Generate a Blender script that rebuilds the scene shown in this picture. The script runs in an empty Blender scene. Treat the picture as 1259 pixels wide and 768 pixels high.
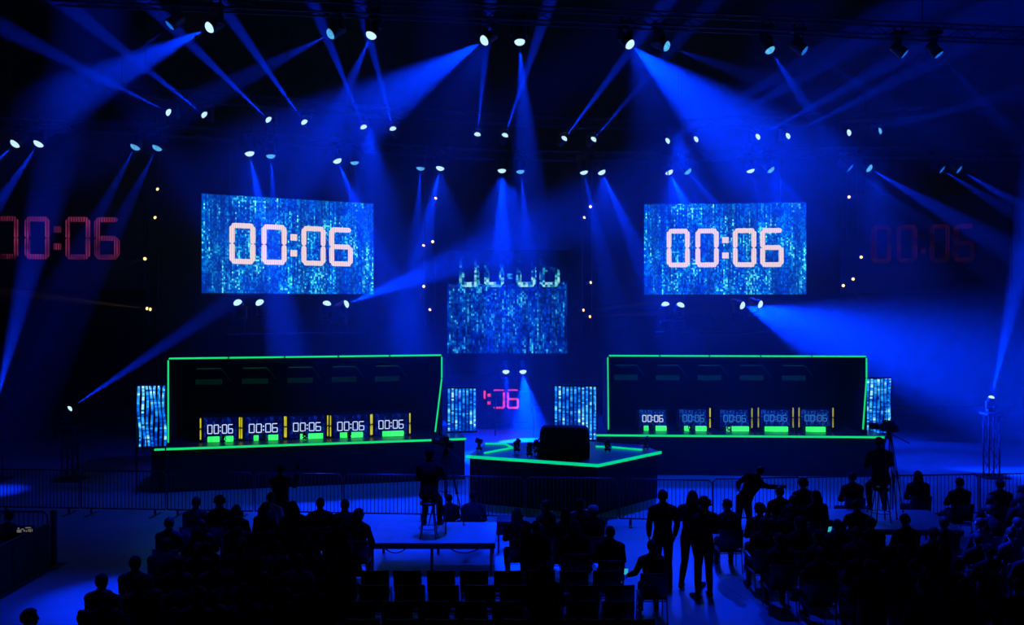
import bpy, bmesh, math, random
import numpy as np
from mathutils import Vector, Matrix, Euler
random.seed(11)
S = bpy.context.scene
COL = S.collection
S.view_settings.view_transform = 'Standard'
S.view_settings.look = 'None'
S.view_settings.exposure = 0
S.view_settings.gamma = 1
S.view_settings.use_curve_mapping = False
PI = math.pi
EYE, F, CX, YH = 5.2, 1090.0, 629.5, 376.0

# ------------------------------------------------------------------ camera
cam = bpy.data.cameras.new('camera'); camo = bpy.data.objects.new('camera', cam); COL.objects.link(camo)
S.camera = camo
camo.location = (0, 0, EYE); camo.rotation_euler = (PI / 2, 0, 0)
cam.sensor_width = 36; cam.lens = 36 * F / 1259; cam.shift_y = -8 / 1259
cam.clip_end = 200

def P(px, py, d): return Vector(((px - CX) / F * d, d, EYE + (YH - py) / F * d))
def onz(px, py, z):
    d = (EYE - z) * F / (py - YH); return Vector(((px - CX) / F * d, d, z))

# ------------------------------------------------------------------ materials
def new_mat(name):
    m = bpy.data.materials.new(name); m.use_nodes = True
    return m, m.node_tree, m.node_tree.nodes['Principled BSDF']
def surf(name, col, rough=.6, metal=0, var=.25, scale=8, spec=.5):
    m, nt, b = new_mat(name)
    n = nt.nodes.new('ShaderNodeTexNoise'); n.inputs['Scale'].default_value = scale
    tc = nt.nodes.new('ShaderNodeTexCoord'); nt.links.new(tc.outputs['Object'], n.inputs['Vector'])
    r = nt.nodes.new('ShaderNodeValToRGB')
    r.color_ramp.elements[0].position = .3; r.color_ramp.elements[1].position = .7
    r.color_ramp.elements[0].color = (*[c * (1 - var) for c in col], 1)
    r.color_ramp.elements[1].color = (*[min(1, c * (1 + var)) for c in col], 1)
    nt.links.new(n.outputs['Fac'], r.inputs['Fac']); nt.links.new(r.outputs['Color'], b.inputs['Base Color'])
    b.inputs['Roughness'].default_value = rough; b.inputs['Metallic'].default_value = metal
    b.inputs['Specular IOR Level'].default_value = spec
    return m
def glow(name, col, strength, sampling='NONE', vary=0):
    m = bpy.data.materials.new(name); m.use_nodes = True; nt = m.node_tree; nt.nodes.clear()
    o = nt.nodes.new('ShaderNodeOutputMaterial'); e = nt.nodes.new('ShaderNodeEmission')
    e.inputs['Color'].default_value = (*col, 1); e.inputs['Strength'].default_value = strength
    nt.links.new(e.outputs[0], o.inputs[0])
    if vary:
        tc = nt.nodes.new('ShaderNodeTexCoord'); n = nt.nodes.new('ShaderNodeTexNoise'); n.inputs['Scale'].default_value = vary
        nt.links.new(tc.outputs['Object'], n.inputs['Vector'])
        mm = nt.nodes.new('ShaderNodeMapRange'); mm.inputs[1].default_value = .3; mm.inputs[2].default_value = .7
        mm.inputs[3].default_value = strength * .6; mm.inputs[4].default_value = strength * 1.25
        nt.links.new(n.outputs['Fac'], mm.inputs[0]); nt.links.new(mm.outputs[0], e.inputs['Strength'])
    m.cycles.emission_sampling = sampling
    return m

class N:
    """tiny node builder"""
    def __init__(s, name, sampling='NONE'):
        s.m = bpy.data.materials.new(name); s.m.use_nodes = True; s.nt = s.m.node_tree; s.nt.nodes.clear()
        s.out = s.nt.nodes.new('ShaderNodeOutputMaterial'); s.m.cycles.emission_sampling = sampling
        s.tc = s.nt.nodes.new('ShaderNodeTexCoord'); sp = s.nt.nodes.new('ShaderNodeSeparateXYZ')
        s.nt.links.new(s.tc.outputs['Object'], sp.inputs[0]); s.x, s.y, s.z = sp.outputs
    def _in(s, sock, v):
        if hasattr(v, 'is_output'): s.nt.links.new(v, sock)
        else: sock.default_value = v
    def math(s, op, a, b=0.0):
        n = s.nt.nodes.new('ShaderNodeMath'); n.operation = op; s._in(n.inputs[0], a); s._in(n.inputs[1], b); return n.outputs[0]
    def vec(s, x, y, z):
        n = s.nt.nodes.new('ShaderNodeCombineXYZ')
        for i, v in enumerate((x, y, z)): s._in(n.inputs[i], v)
        return n.outputs[0]
    def white(s, v):
        n = s.nt.nodes.new('ShaderNodeTexWhiteNoise'); n.noise_dimensions = '3D'; s._in(n.inputs['Vector'], v); return n.outputs['Value']
    def noise(s, v, scale=1, detail=1):
        n = s.nt.nodes.new('ShaderNodeTexNoise'); s._in(n.inputs['Vector'], v); n.inputs['Scale'].default_value = scale
        n.inputs['Detail'].default_value = detail; return n.outputs['Fac']
    def ramp(s, v, stops):
        n = s.nt.nodes.new('ShaderNodeValToRGB'); s._in(n.inputs[0], v); e = n.color_ramp.elements
        while len(e) < len(stops): e.new(.5)
        for q, (p, c) in zip(e, stops): q.position = p; q.color = (*c, 1)
        return n.outputs[0]
    def emit(s, col, st):
        e = s.nt.nodes.new('ShaderNodeEmission'); s._in(e.inputs[0], col); s._in(e.inputs[1], st)
        s.nt.links.new(e.outputs[0], s.out.inputs[0]); return s.m

def rain(name, pitch, cell, stops, strength, seed=0, ztop=None, zpitch=.7, gap=.75):
    n = N(name)
    xc = n.math('DIVIDE', n.x, pitch); col = n.math('FLOOR', xc); fr = n.math('FRACT', xc)
    zc = n.math('FLOOR', n.math('DIVIDE', n.z, cell))
    off = n.math('MULTIPLY', n.white(n.vec(col, seed, 0.)), 30.)
    streak = n.noise(n.vec(n.math('MULTIPLY', col, 3.71), n.math('MULTIPLY', n.math('ADD', n.z, off), zpitch), float(seed)), 1., 2.)
    big = n.noise(n.vec(n.x, seed + 5., n.z), .9, 1.)
    w = n.white(n.vec(col, zc, float(seed)))
    v = n.math('ADD', n.math('MULTIPLY', streak, .62), n.math('MULTIPLY', w, .30))
    v = n.math('ADD', v, n.math('MULTIPLY', n.math('SUBTRACT', big, .5), .5))
    colr = n.ramp(v, stops)
    st = n.math('MULTIPLY', n.math('LESS_THAN', fr, gap), strength)
    st = n.math('ADD', st, strength * .22)
    if ztop is not None:
        edge = n.math('ADD', ztop, n.math('MULTIPLY', n.math('SUBTRACT', n.white(n.vec(col, 77., 0.)), .8), .22))
        st = n.math('MULTIPLY', st, n.math('ADD', n.math('LESS_THAN', n.z, edge), .008))
    return n.emit(colr, st)

RAIN = [(.30, (0, .014, .24)), (.47, (0, .055, .50)), (.60, (.0, .26, .66)), (.715, (.14, .95, .92))]
M = {}
M['floor'] = surf('sealed_concrete', (.38, .38, .39), .42, 0, .18, .6)
M['wall'] = surf('black_wall', (.012, .012, .013), .9, 0, .2, 2)
M['riser'] = surf('stage_black', (.016, .016, .018), .6, 0, .2, 3, .25)
M['top'] = surf('stage_deck', (.05, .05, .055), .35, 0, .2, 2)
M['truss'] = surf('truss_aluminium', (.05, .05, .055), .5, .5, .15, 5)
M['fix'] = surf('fixture_black', (.02, .02, .022), .45, 0, .2, 12)
M['steel'] = surf('galvanised_steel', (.10, .10, .11), .4, .8, .2, 9)
M['chair'] = surf('black_plastic', (.014, .014, .016), .36, 0, .2, 12, .5)
M['chairm'] = surf('dark_chrome', (.12, .12, .13), .3, .9, .2, 12)
M['deckw'] = surf('pale_laminate', (.42, .43, .46), .4, 0, .12, 3)
M['case'] = surf('black_cloth', (.012, .012, .014), .9, 0, .3, 10)
M['skin'] = surf('skin', (.30, .19, .14), .55, 0, .12, 20)
M['hair'] = surf('dark_hair', (.010, .008, .007), .65, 0, .3, 60, .15)
M['hairb'] = surf('brown_hair', (.03, .02, .014), .6, 0, .3, 60, .25)
M['c0'] = surf('cloth_black', (.012, .012, .014), .85, 0, .2, 25, .08)
M['c1'] = surf('cloth_navy', (.014, .016, .03), .85, 0, .2, 25, .08)
M['c2'] = surf('cloth_grey', (.05, .05, .055), .85, 0, .2, 25, .08)
M['c3'] = surf('cloth_maroon', (.035, .012, .014), .85, 0, .2, 25, .08)
M['cw'] = surf('cloth_white', (.5, .5, .52), .8, 0, .1, 25)
M['jean'] = surf('denim', (.018, .022, .035), .85, 0, .25, 30, .08)
M['shoe'] = surf('shoe_leather', (.015, .014, .014), .5, 0, .2, 20)
M['plastic'] = surf('clear_plastic', (.3, .32, .35), .2, 0, .1, 5)
M['tape'] = surf('pale_tape', (.5, .5, .5), .6, 0, .1, 5)
M['green'] = glow('led_green', (.006, .62, .17), 1.15)
M['greenc'] = glow('led_teal_green', (.0, .60, .26), 1.1)
M['gbox'] = glow('green_light_box', (.035, 1, .14), 1.5, 'FRONT', 2.5)
M['yellow'] = glow('led_yellow', (.58, .52, .012), 1.0, 'NONE', 4)
M['yellowd'] = glow('led_yellow_dim', (.40, .38, .07), .8, 'NONE', 4)
M['unlit'] = surf('unlit_bar', (.03, .03, .02), .5)
M['dimgreen'] = glow('green_reflection_line', (.003, .09, .05), .55, 'NONE', 2)  # dim emission for the imitated reflections inside the booths
M['dimpanel'] = glow('green_reflection_panel', (.002, .03, .018), .28, 'NONE', 9)
M['dimblue'] = glow('teal_reflection_line', (.0, .05, .10), .9, 'NONE', 2)
M['dimreflb'] = glow('teal_reflection_panel', (.0, .022, .05), .55, 'NONE', 6)
M['lensb'] = glow('lens_white', (.56, .86, 1), 1.15)
M['lensc'] = glow('lens_cyan', (.10, .50, .95), 1.0, 'NONE', 16)
M['lensd'] = glow('lens_blue', (.01, .15, .75), 1.0, 'NONE', 16)
M['lensoff'] = surf('lens_unlit', (.03, .04, .06), .1)
M['warm'] = glow('lens_warm', (1, .62, .22), 2.2)
M['phone'] = glow('phone_screen', (.45, .65, 1), 1.6)
M['phonec'] = glow('phone_screen_cyan', (.03, .45, .62), 1.0, 'NONE', 40)
M['rain'] = rain('led_rain', .055, .062, RAIN, 1.25, 3, zpitch=.55)
M['rainc'] = rain('led_rain_centre', .075, .085, [(.30, (0, .002, .03)), (.48, (0, .016, .30)), (.62, (.0, .11, .5)), (.80, (.06, .7, .75))], .95, 9, ztop=2.92, zpitch=1.3)
M['rains'] = rain('led_rain_desk', .05, .05, [(.32, (0, .001, .03)), (.52, (0, .005, .16)), (.78, (.01, .06, .45))], .8, 5)
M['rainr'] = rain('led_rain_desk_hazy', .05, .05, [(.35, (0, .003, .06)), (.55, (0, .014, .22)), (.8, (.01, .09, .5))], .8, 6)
M['strip'] = rain('led_strip', .12, .05, [(.30, (0, .02, .30)), (.44, (.0, .14, .7)), (.57, (.04, .42, .9)), (.70, (.6, .98, 1))], 1.15, 4, zpitch=1.0, gap=1.1)
def digit_mat(name, col, st, pitch, lo=.6):
    n = N(name); fr = n.math('FRACT', n.math('DIVIDE', n.x, pitch))
    s = n.math('MULTIPLY', n.math('ADD', n.math('MULTIPLY', n.math('LESS_THAN', fr, .7), 1 - lo), lo), st)
    return n.emit((*col, 1), s)
M['dig'] = digit_mat('digit_pinkish_white', (1, .74, .74), 1.05, .07, .7)
M['digs'] = glow('digit_bluish_white', (.62, .72, 1), 1.0)
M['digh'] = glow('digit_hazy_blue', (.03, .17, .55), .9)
M['digp'] = glow('digit_pink', (.95, .05, .12), .95, 'NONE', 3)
def digit_dim(name, col, st, nlow, sc):
    n = N(name); fr = n.math('FRACT', n.math('DIVIDE', n.x, .085))
    nz = n.noise(n.vec(n.math('MULTIPLY', n.x, 1.), 0., n.z), sc, 2.)
    v = n.math('MULTIPLY', n.math('MULTIPLY', n.math('SUBTRACT', nz, nlow), 4.), st); v = n.math('MAXIMUM', v, st * .12)
    v = n.math('MULTIPLY', v, n.math('ADD', n.math('LESS_THAN', fr, .5), .08))
    return n.emit((*col, 1), v)
M['digd'] = digit_dim('digit_dim_pink', (.30, .03, .12), .5, .28, 1.5)
M['digdd'] = digit_dim('digit_faint_mauve', (.14, .015, .15), .16, .38, 2.2)
def digit_centre():
    n = N('digit_cyan_patchy')
    col = n.math('FLOOR', n.math('DIVIDE', n.x, .1))
    nz = n.noise(n.vec(n.math('MULTIPLY', col, 2.3), 1., n.math('MULTIPLY', n.z, 1.)), 2.2, 2.)
    w = n.white(n.vec(col, n.math('FLOOR', n.math('DIVIDE', n.z, .1)), 2.))
    fall = n.math('MULTIPLY', n.math('SUBTRACT', n.z, 2.78), .45)
    v = n.math('SUBTRACT', n.math('ADD', n.math('MULTIPLY', nz, .9), n.math('MULTIPLY', w, .35)), n.math('ADD', fall, -.05))
    return n.emit(n.ramp(v, [(.28, (0, .001, .01)), (.45, (0, .06, .22)), (.58, (.02, .42, .45)), (.75, (.45, .95, .8))]), .9)
M['digc'] = digit_centre()
M['panel'] = surf('led_panel_black', (.008, .008, .01), .8)

# ------------------------------------------------------------------ mesh builder
class MB:
    def __init__(s): s.v, s.f = [], []
    def add(s, vs, fs):
        o = len(s.v); s.v += [tuple(v) for v in vs]; s.f += [tuple(i + o for i in f) for f in fs]; return s
    def box(s, c, sz, bev=0, rot=None):
        c = Vector(c); h = [x / 2 for x in sz]; R = rot or Matrix.Identity(3)
        b = min([bev] + [x * .49 for x in h]) if bev else 0
        if not b:
            vs = [c + R @ Vector((x * h[0], y * h[1], z * h[2])) for x in (-1, 1) for y in (-1, 1) for z in (-1, 1)]
            return s.add(vs, [(0, 1, 3, 2), (4, 6, 7, 5), (0, 4, 5, 1), (2, 3, 7, 6), (0, 2, 6, 4), (1, 5, 7, 3)])
        bm = bmesh.new(); bmesh.ops.create_cube(bm, size=1)
        for v in bm.verts: v.co = Vector((v.co[0] * sz[0], v.co[1] * sz[1], v.co[2] * sz[2]))
        bmesh.ops.bevel(bm, geom=bm.edges[:], offset=b, segments=2, affect='EDGES', profile=.5)
        bm.verts.index_update()
        s.add([c + R @ v.co for v in bm.verts], [[v.index for v in f.verts] for f in bm.faces]); bm.free(); return s
    def tube(s, pts, r, n=8, cap=True):
        pts = [Vector(p) for p in pts]; rs = r if isinstance(r, (list, tuple)) else [r] * len(pts)
        vs, fs = [], []; prev = None
        for i, p in enumerate(pts):
            t = (pts[min(i + 1, len(pts) - 1)] - pts[max(i - 1, 0)])
            t = t.normalized() if t.length > 1e-9 else Vector((0, 0, 1))
            if prev is None:
                a = Vector((0, 0, 1)) if abs(t.z) < .9 else Vector((1, 0, 0)); u = t.cross(a).normalized()
            else: u = (prev - t * prev.dot(t)).normalized()
            prev = u; w = t.cross(u)
            for k in range(n):
                an = 2 * PI * k / n; vs.append(p + (u * math.cos(an) + w * math.sin(an)) * rs[i])
        for i in range(len(pts) - 1):
            for k in range(n): fs.append((i * n + k, i * n + (k + 1) % n, (i + 1) * n + (k + 1) % n, (i + 1) * n + k))
        if cap: fs += [tuple(reversed(range(n))), tuple(range((len(pts) - 1) * n, len(pts) * n))]
        return s.add(vs, fs)
    def lathe(s, prof, n=16, mat=None):
        mat = mat or Matrix.Identity(4); vs, fs = [], []
        for r, z in prof:
            for k in range(n): vs.append(mat @ Vector((r * math.cos(2 * PI * k / n), r * math.sin(2 * PI * k / n), z)))
        L = len(prof)
        for i in range(L - 1):
            for k in range(n): fs.append((i * n + k, i * n + (k + 1) % n, (i + 1) * n + (k + 1) % n, (i + 1) * n + k))
        fs += [tuple(reversed(range(n))), tuple(range((L - 1) * n, L * n))]
        return s.add(vs, fs)
    def ell(s, c, r, n=14, m=9, rot=None):
        c = Vector(c); R = rot or Matrix.Identity(3); vs, fs = [], []
        for i in range(m + 1):
            th = PI * (i + .001) / (m + .002)
            for k in range(n):
                ph = 2 * PI * k / n
                vs.append(c + R @ Vector((r[0] * math.sin(th) * math.cos(ph), r[1] * math.sin(th) * math.sin(ph), r[2] * math.cos(th))))
        for i in range(m):
            for k in range(n): fs.append((i * n + k, (i + 1) * n + k, (i + 1) * n + (k + 1) % n, i * n + (k + 1) % n))
        fs += [tuple(range(n)), tuple(reversed(range(m * n, (m + 1) * n)))]
        return s.add(vs, fs)
    def cap_bone(s, a, b, ra, rb, n=10):
        a, b = Vector(a), Vector(b); t = (b - a).normalized(); pts, rs = [], []
        for q in (-.95, -.7, -.35): pts.append(a + t * ra * q); rs.append(ra * math.sqrt(1 - q * q))
        pts += [a, a.lerp(b, .33), b]; rs += [ra, ra + (rb - ra) * .25, rb]
        for q in (.35, .7, .95): pts.append(b + t * rb * q); rs.append(rb * math.sqrt(1 - q * q))
        return s.tube(pts, rs, n)
    def prism(s, poly, z0, z1):
        n = len(poly)
        vs = [(x, y, z0) for x, y in poly] + [(x, y, z1) for x, y in poly]
        return s.add(vs, [tuple(reversed(range(n))), tuple(range(n, 2 * n))] + [(k, (k + 1) % n, n + (k + 1) % n, n + k) for k in range(n)])
    def mesh(s, name, mat, smooth=False):
        me = bpy.data.meshes.new(name); me.from_pydata(s.v, [], s.f); me.update()
        bm = bmesh.new(); bm.from_mesh(me); bmesh.ops.recalc_face_normals(bm, faces=bm.faces[:]); bm.to_mesh(me); bm.free()
        if mat: me.materials.append(M[mat] if isinstance(mat, str) else mat)
        if smooth: me.polygons.foreach_set('use_smooth', [True] * len(me.polygons))
        return me
    def build(s, name, mat, parent=None, smooth=False): return link(name, s.mesh(name, mat, smooth), parent)

def link(name, data, parent=None, mtx=None):
    o = bpy.data.objects.new(name, data); COL.objects.link(o)
    if parent: o.parent = parent
    if mtx is not None: o.matrix_local = mtx
    return o
def tag(o, label=None, cat=None, group=None, kind=None):
    if label: o['label'] = label
    if cat: o['category'] = cat
    if group: o['group'] = group
    if kind: o['kind'] = kind
    return o
def root(name, loc=(0, 0, 0), rz=0, label=None, cat=None, group=None):
    o = link(name, None); o.location = loc; o.rotation_euler = (0, 0, rz); return tag(o, label, cat, group)
KID = {}
def copy_tree(o):
    if not KID:
        pass
    c = o.copy(); COL.objects.link(c)
    for ch in kids[o.name]:
        d = ch.copy(); COL.objects.link(d); d.parent = c
        for g in kids.get(ch.name, []):
            e = g.copy(); COL.objects.link(e); e.parent = d
    return c
kids = {}
def index_kids(*roots):
    for r in roots:
        kids[r.name] = [x for x in COL.objects if x.parent == r]
        for k in kids[r.name]: kids[k.name] = [x for x in COL.objects if x.parent == k]

ORD = ['first', 'second', 'third', 'fourth', 'fifth', 'sixth', 'seventh', 'eighth', 'ninth', 'tenth', 'eleventh', 'twelfth', 'thirteenth',
       'fourteenth', 'fifteenth', 'sixteenth', 'seventeenth', 'eighteenth', 'nineteenth', 'twentieth', 'twenty-first', 'twenty-second']
def ordl(i, n): return 'leftmost' if i == 0 else 'rightmost' if i == n - 1 else ORD[i] + ' from the left'

# ------------------------------------------------------------------ the hall
def struct(name, mb, mat, label):
    o = mb.build(name, mat); tag(o, label, None, None, 'structure'); return o
W, D0, D1, H = 26, -6, 46, 21
struct('floor', MB().box((0, (D0 + D1) / 2, -.1), (2 * W, D1 - D0, .2)), 'floor', 'dark sealed concrete arena floor lit blue')
struct('ceiling', MB().box((0, (D0 + D1) / 2, H + .1), (2 * W, D1 - D0, .2)), 'wall', 'black ceiling of the arena')
struct('wall_back', MB().box((0, D1 + .1, H / 2), (2 * W, .2, H)), 'wall', 'black wall behind the stage')
struct('wall_front', MB().box((0, D0 - .1, H / 2), (2 * W, .2, H)), 'wall', 'black wall behind the audience')
struct('wall_left', MB().box((-W - .1, (D0 + D1) / 2, H / 2), (.2, D1 - D0, H)), 'wall', 'black wall left of the stage')
struct('wall_right', MB().box((W + .1, (D0 + D1) / 2, H / 2), (.2, D1 - D0, H)), 'wall', 'black wall right of the stage')

# haze: the hazy air over the stage scatters light
wd = bpy.data.worlds.new('hall'); S.world = wd; wd.use_nodes = True
wd.node_tree.nodes['Background'].inputs[0].default_value = (0, 0, 0, 1)
hz = bpy.data.materials.new('stage_haze'); hz.use_nodes = True; nt = hz.node_tree; nt.nodes.clear()
wo = nt.nodes.new('ShaderNodeOutputMaterial')
vs = nt.nodes.new('ShaderNodeVolumeScatter'); vs.inputs['Density'].default_value = .012; vs.inputs['Anisotropy'].default_value = .3
nt.links.new(vs.outputs[0], wo.inputs['Volume'])
hp = [(25.7, .01), (D1 - .05, .01), (D1 - .05, H - .01), (18.0, H - .01), (18.0, 8.0), (25.7, 4.2)]   # side profile: low behind the riser fronts, drifting forward overhead
hw_ = W - .05; n_ = len(hp)
shift = lambda y, k: y + k if y == 25.7 else y      # thicker towards the right side of the hall
hm = MB().add([(-hw_, shift(y, .4), z) for y, z in hp] + [(hw_, shift(y, -4.6), z) for y, z in hp], [tuple(range(n_)), tuple(reversed(range(n_, 2 * n_)))] + [(k, n_ + k, n_ + (k + 1) % n_, (k + 1) % n_) for k in range(n_)])
tag(hm.build('haze', hz), 'thin theatrical haze hanging in the air over the whole stage', 'haze', None, 'stuff')
S.cycles.volume_bounces = 0; S.cycles.max_bounces = 4; S.cycles.diffuse_bounces = 2; S.cycles.glossy_bounces = 2
S.cycles.sample_clamp_indirect = 2.0; S.cycles.sample_clamp_direct = 80.0
S.cycles.use_denoising = True

def spot(loc, d, ang, power, col=(0, .022, 1), blend=.6, r=.015):
    L = bpy.data.lights.new('beam', 'SPOT'); L.energy = power; L.color = col; L.spot_size = math.radians(ang); L.spot_blend = blend
    L.shadow_soft_size = r
    o = link('beam', L); o.location = loc; o.rotation_euler = Vector(d).to_track_quat('-Z', 'Y').to_euler(); return o

# ------------------------------------------------------------------ risers and the centre platform
RZ = 1.25
def riser(name, a, b, depth, label, ext=(0, 0)):
    u = (b - a).normalized(); nrm = Vector((-u.y, u.x, 0)); a2, b2 = a - u * ext[0], b + u * ext[1]
    r = root(name, (a2.x, a2.y, 0), math.atan2(u.y, u.x), label, 'stage'); L = (b2 - a2).length
    MB().box((L / 2, depth / 2, RZ - .04), (L, depth, .08), .01).build('deck', 'top', r)
    MB().box((L / 2, depth / 2 + .03, (RZ - .08) / 2), (L - .06, depth - .06, RZ - .08)).build('fascia', 'riser', r)
    MB().box((ext[0] + (b - a).length / 2, -.025, RZ - .03), ((b - a).length, .05, .06), .008).build('led_edge', 'green', r)
    return r, u, nrm
A0, A1 = onz(190, 551, RZ), onz(573, 538, RZ)
B0, B1 = onz(733, 533.5, RZ), onz(1087, 536, RZ)
riserL, uL, nL = riser('stage_riser', A0, A1, 4.6, 'long black stage riser with a green LED edge under the left player booth', (.12, 0))
riserR, uR, nR = riser('stage_riser', B0, B1, 4.6, 'long black stage riser with a green LED edge under the right player booth', (0, .08))

PV = [onz(575, 560, RZ), onz(735, 571, RZ), onz(811, 555, RZ), onz(790, 546.5, RZ), onz(700, 541, RZ), onz(597, 545.5, RZ)]
pl = root('centre_platform', (0, 0, 0), 0, 'black angular centre stage platform outlined in green LED tape', 'stage')
MB().prism([(v.x, v.y) for v in PV], RZ - .08, RZ).build('deck', 'top', pl)
cc = sum(PV, Vector()) / len(PV)
MB().prism([tuple((v + (cc - v).normalized() * .06).xy) for v in PV], 0, RZ - .08).build('fascia', 'riser', pl)
def led_run(pts, parent, mat='greenc', h=.05, name='led_edge'):
    for a, b in zip(pts, pts[1:]):
        t = (b - a).normalized(); R = t.to_track_quat('X', 'Z').to_matrix()
        MB().box((a + b) / 2, ((b - a).length + .03, .05, h), .006, R).build(name, mat, parent)
out = [v + (v - cc).normalized() * .03 + Vector((0, 0, -.02)) for v in PV]
led_run([out[0], out[1], out[2]], pl, h=.075)
up = Vector((0, 0, .03))
led_run([onz(597, 546.5, RZ) + up, onz(621, 546.8, RZ) + up, onz(630, 551.5, RZ) + up, onz(596, 558, RZ) + up], pl)
led_run([onz(733, 550, RZ) + up, onz(747, 550.4, RZ) + up], pl); led_run([onz(753, 550.8, RZ) + up, onz(789, 554, RZ) + up], pl)
# thin seams that catch light on the platform front
for x0, x1, yy in ((664, 690, 578.5), (735, 758, 578)):
    pass

# caster desk under black cloth
dk = root('covered_console', onz(694, 560.5, RZ) + Vector((0, 0, .004)), -.06, 'large black console with rounded top standing on the centre platform', 'desk')
mb = MB()
secs = [(0, .66, .36), (.25, .67, .36), (.62, .645, .34), (.72, .62, .31), (.775, .57, .26), (.79, .50, .2)]
ring = []
for z, hw, hd in secs:
    for k in range(32):
        an = 2 * PI * k / 32; cx, sx = math.cos(an), math.sin(an); e = .28
        ring.append((hw * math.copysign(abs(cx) ** e, cx) + .006 * math.sin(9 * an) * (1 - z), hd * math.copysign(abs(sx) ** e, sx) + .012 * math.sin(13 * an) * (.8 - z), z))
fs = [(i * 32 + k, i * 32 + (k + 1) % 32, (i + 1) * 32 + (k + 1) % 32, (i + 1) * 32 + k) for i in range(len(secs) - 1) for k in range(32)]
fs += [tuple(range(32)), tuple(range(32 * (len(secs) - 1), 32 * len(secs)))]
mb.add(ring, fs).build('cloth_cover', 'case', dk, True)
MB().box((.62, .1, .28), (.05, .05, .56), .01).build('side_post', 'fix', dk)
MB().tube([(-.70, -.05, .0), (-.71, -.05, .38), (-.66, -.08, .47)], .02).build('gooseneck_microphone', 'fix', dk)

# ------------------------------------------------------------------ LED digits
def seg_poly(p, q, t, g):
    p, q = Vector(p), Vector(q); d = (q - p).normalized(); n = Vector((-d.y, d.x)); p, q = p + d * g, q - d * g; h = t / 2
    return [p + d * h * .2 - n * h * .9, p + d * h - n * h, q - d * h - n * h, q - d * h * .2 - n * h * .9, q + d * h * .3, q - d * h * .2 + n * h * .9,
            q - d * h + n * h, p + d * h + n * h, p + d * h * .2 + n * h * .9, p - d * h * .3]
SEG = {'0': 'abcdef', '6': 'acdefg', 'o': 'f', 'p': 'b', 'q': 'abcd', 's': 'acdefg', 'u': 'bcdef', 'v': 'cdefg'}
def digit_mb(ch, x, z, w, h, t, y0, th):
    """seven segment figure, lower left corner x,z; front at y0"""
    mb = MB(); w2, h2 = w - t, h - t; x += t / 2; z += t / 2
    ln = {'a': ((0, h2), (w2, h2)), 'b': ((w2, h2 / 2), (w2, h2)), 'c': ((w2, 0), (w2, h2 / 2)), 'd': ((0, 0), (w2, 0)),
          'e': ((0, 0), (0, h2 / 2)), 'f': ((0, h2 / 2), (0, h2)), 'g': ((0, h2 / 2), (w2, h2 / 2))}
    for s in SEG[ch]:
        pl = seg_poly(*ln[s], t, t * .0 if s in 'ad' else t * .10); n = len(pl)
        v = [(x + p.x, y0, z + p.y) for p in pl] + [(x + p.x, y0 + th, z + p.y) for p in pl]
        mb.add(v, [tuple(range(n)), tuple(reversed(range(n, 2 * n)))] + [(k, (k + 1) % n, n + (k + 1) % n, n + k) for k in range(n)])
    return mb
def time_figures(parent, cx, z0, total, h, t, mat, y0=-.03, th=.02, chars='00:06', lay=((0, .2), (.248, .2), (None, 0), (.568, .2), (.80, .2)), dot=.055):
    x0 = cx - total / 2
    for ch, (a, w) in zip(chars, lay):
        if ch == ':':
            for zz in (.30, .70): MB().box((x0 + total * .505, y0 + th / 2, z0 + h * zz), (dot * total, th, dot * total * .95)).build('colon_dot', mat, parent)
        else: digit_mb(ch, x0 + a * total, z0, w * total, h, t, y0, th).build('digit', mat, parent)

def screen_frame(l, r, yt, yb, d0, d1):
    a, b = P(l, yb, d0), P(r, yb, d1)
    w = Vector((b.x - a.x, b.y - a.y)).length; h = (yb - yt) / F * (d0)
    return a, w, h, math.atan2(b.y - a.y, b.x - a.x)
def led_screen(l, r, yt, yb, d0, d1, label, figs, mat, fmat, ft=.030, group=None, name='led_screen', cables=True, top=None, chars='00:06'):
    a, w, h, rz = screen_frame(l, r, yt, yb, d0, d1)
    rt = root(name, a, rz, label, 'screen', group)
    mb = MB().box((w / 2, .09, h / 2), (w + .06, .14, h + .06), .01)
    mb.build('cabinet', 'panel', rt)
    if mat: MB().box((w / 2, -.005, h / 2), (w, .03, h)).build('display', mat, rt)
    else: MB().box((w / 2, -.005, h / 2), (w, .03, h)).build('display', 'panel', rt)
    fx0, fx1, fz0, fz1 = figs
    time_figures(rt, w * (fx0 + fx1) / 2, h * fz0, w * (fx1 - fx0), h * (fz1 - fz0), ft * w, fmat, -.045, .024, chars)
    if top:
        for q in (.15, .85): MB().tube([(w * q, .09, h), (w * q, .09, top - a.z)], .02, 6).build('suspension_cable', 'fix', rt)
    return rt, w, h
TRZ3, TRZ12 = 10.9, 12.3
led_screen(248, 459, 238, 360, 30.0, 32.95, 'bright blue LED wall left of centre with white 00:06 countdown', (.148, .868, .30, .72), 'rain', 'dig', .029, top=TRZ3)
led_screen(792, 991, 251, 362, 33.2, 32.7, 'bright blue LED wall right of centre with white 00:06 countdown', (.14, .863, .30, .725), 'rain', 'dig', .030, top=TRZ3)
led_screen(550, 697, 308, 434, 36.3, 36.2, 'half lit centre LED wall with blue code rain and broken cyan figures', (.10, .94, .645, .99), 'rainc', 'digc', .042, top=TRZ3, chars='uu:uv')
led_screen(-36, 176, 230, 354, 30.6, 31.2, 'dark LED wall at far left showing dim pink striped 00:06', (.13, .862, .29, .715), None, 'digd', .030, top=TRZ3)
led_screen(1035, 1240, 242, 360, 33.5, 32.5, 'dark LED wall at far right showing very faint mauve 00:06', (.18, .80, .31, .70), None, 'digdd', .029, top=TRZ3)
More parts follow.
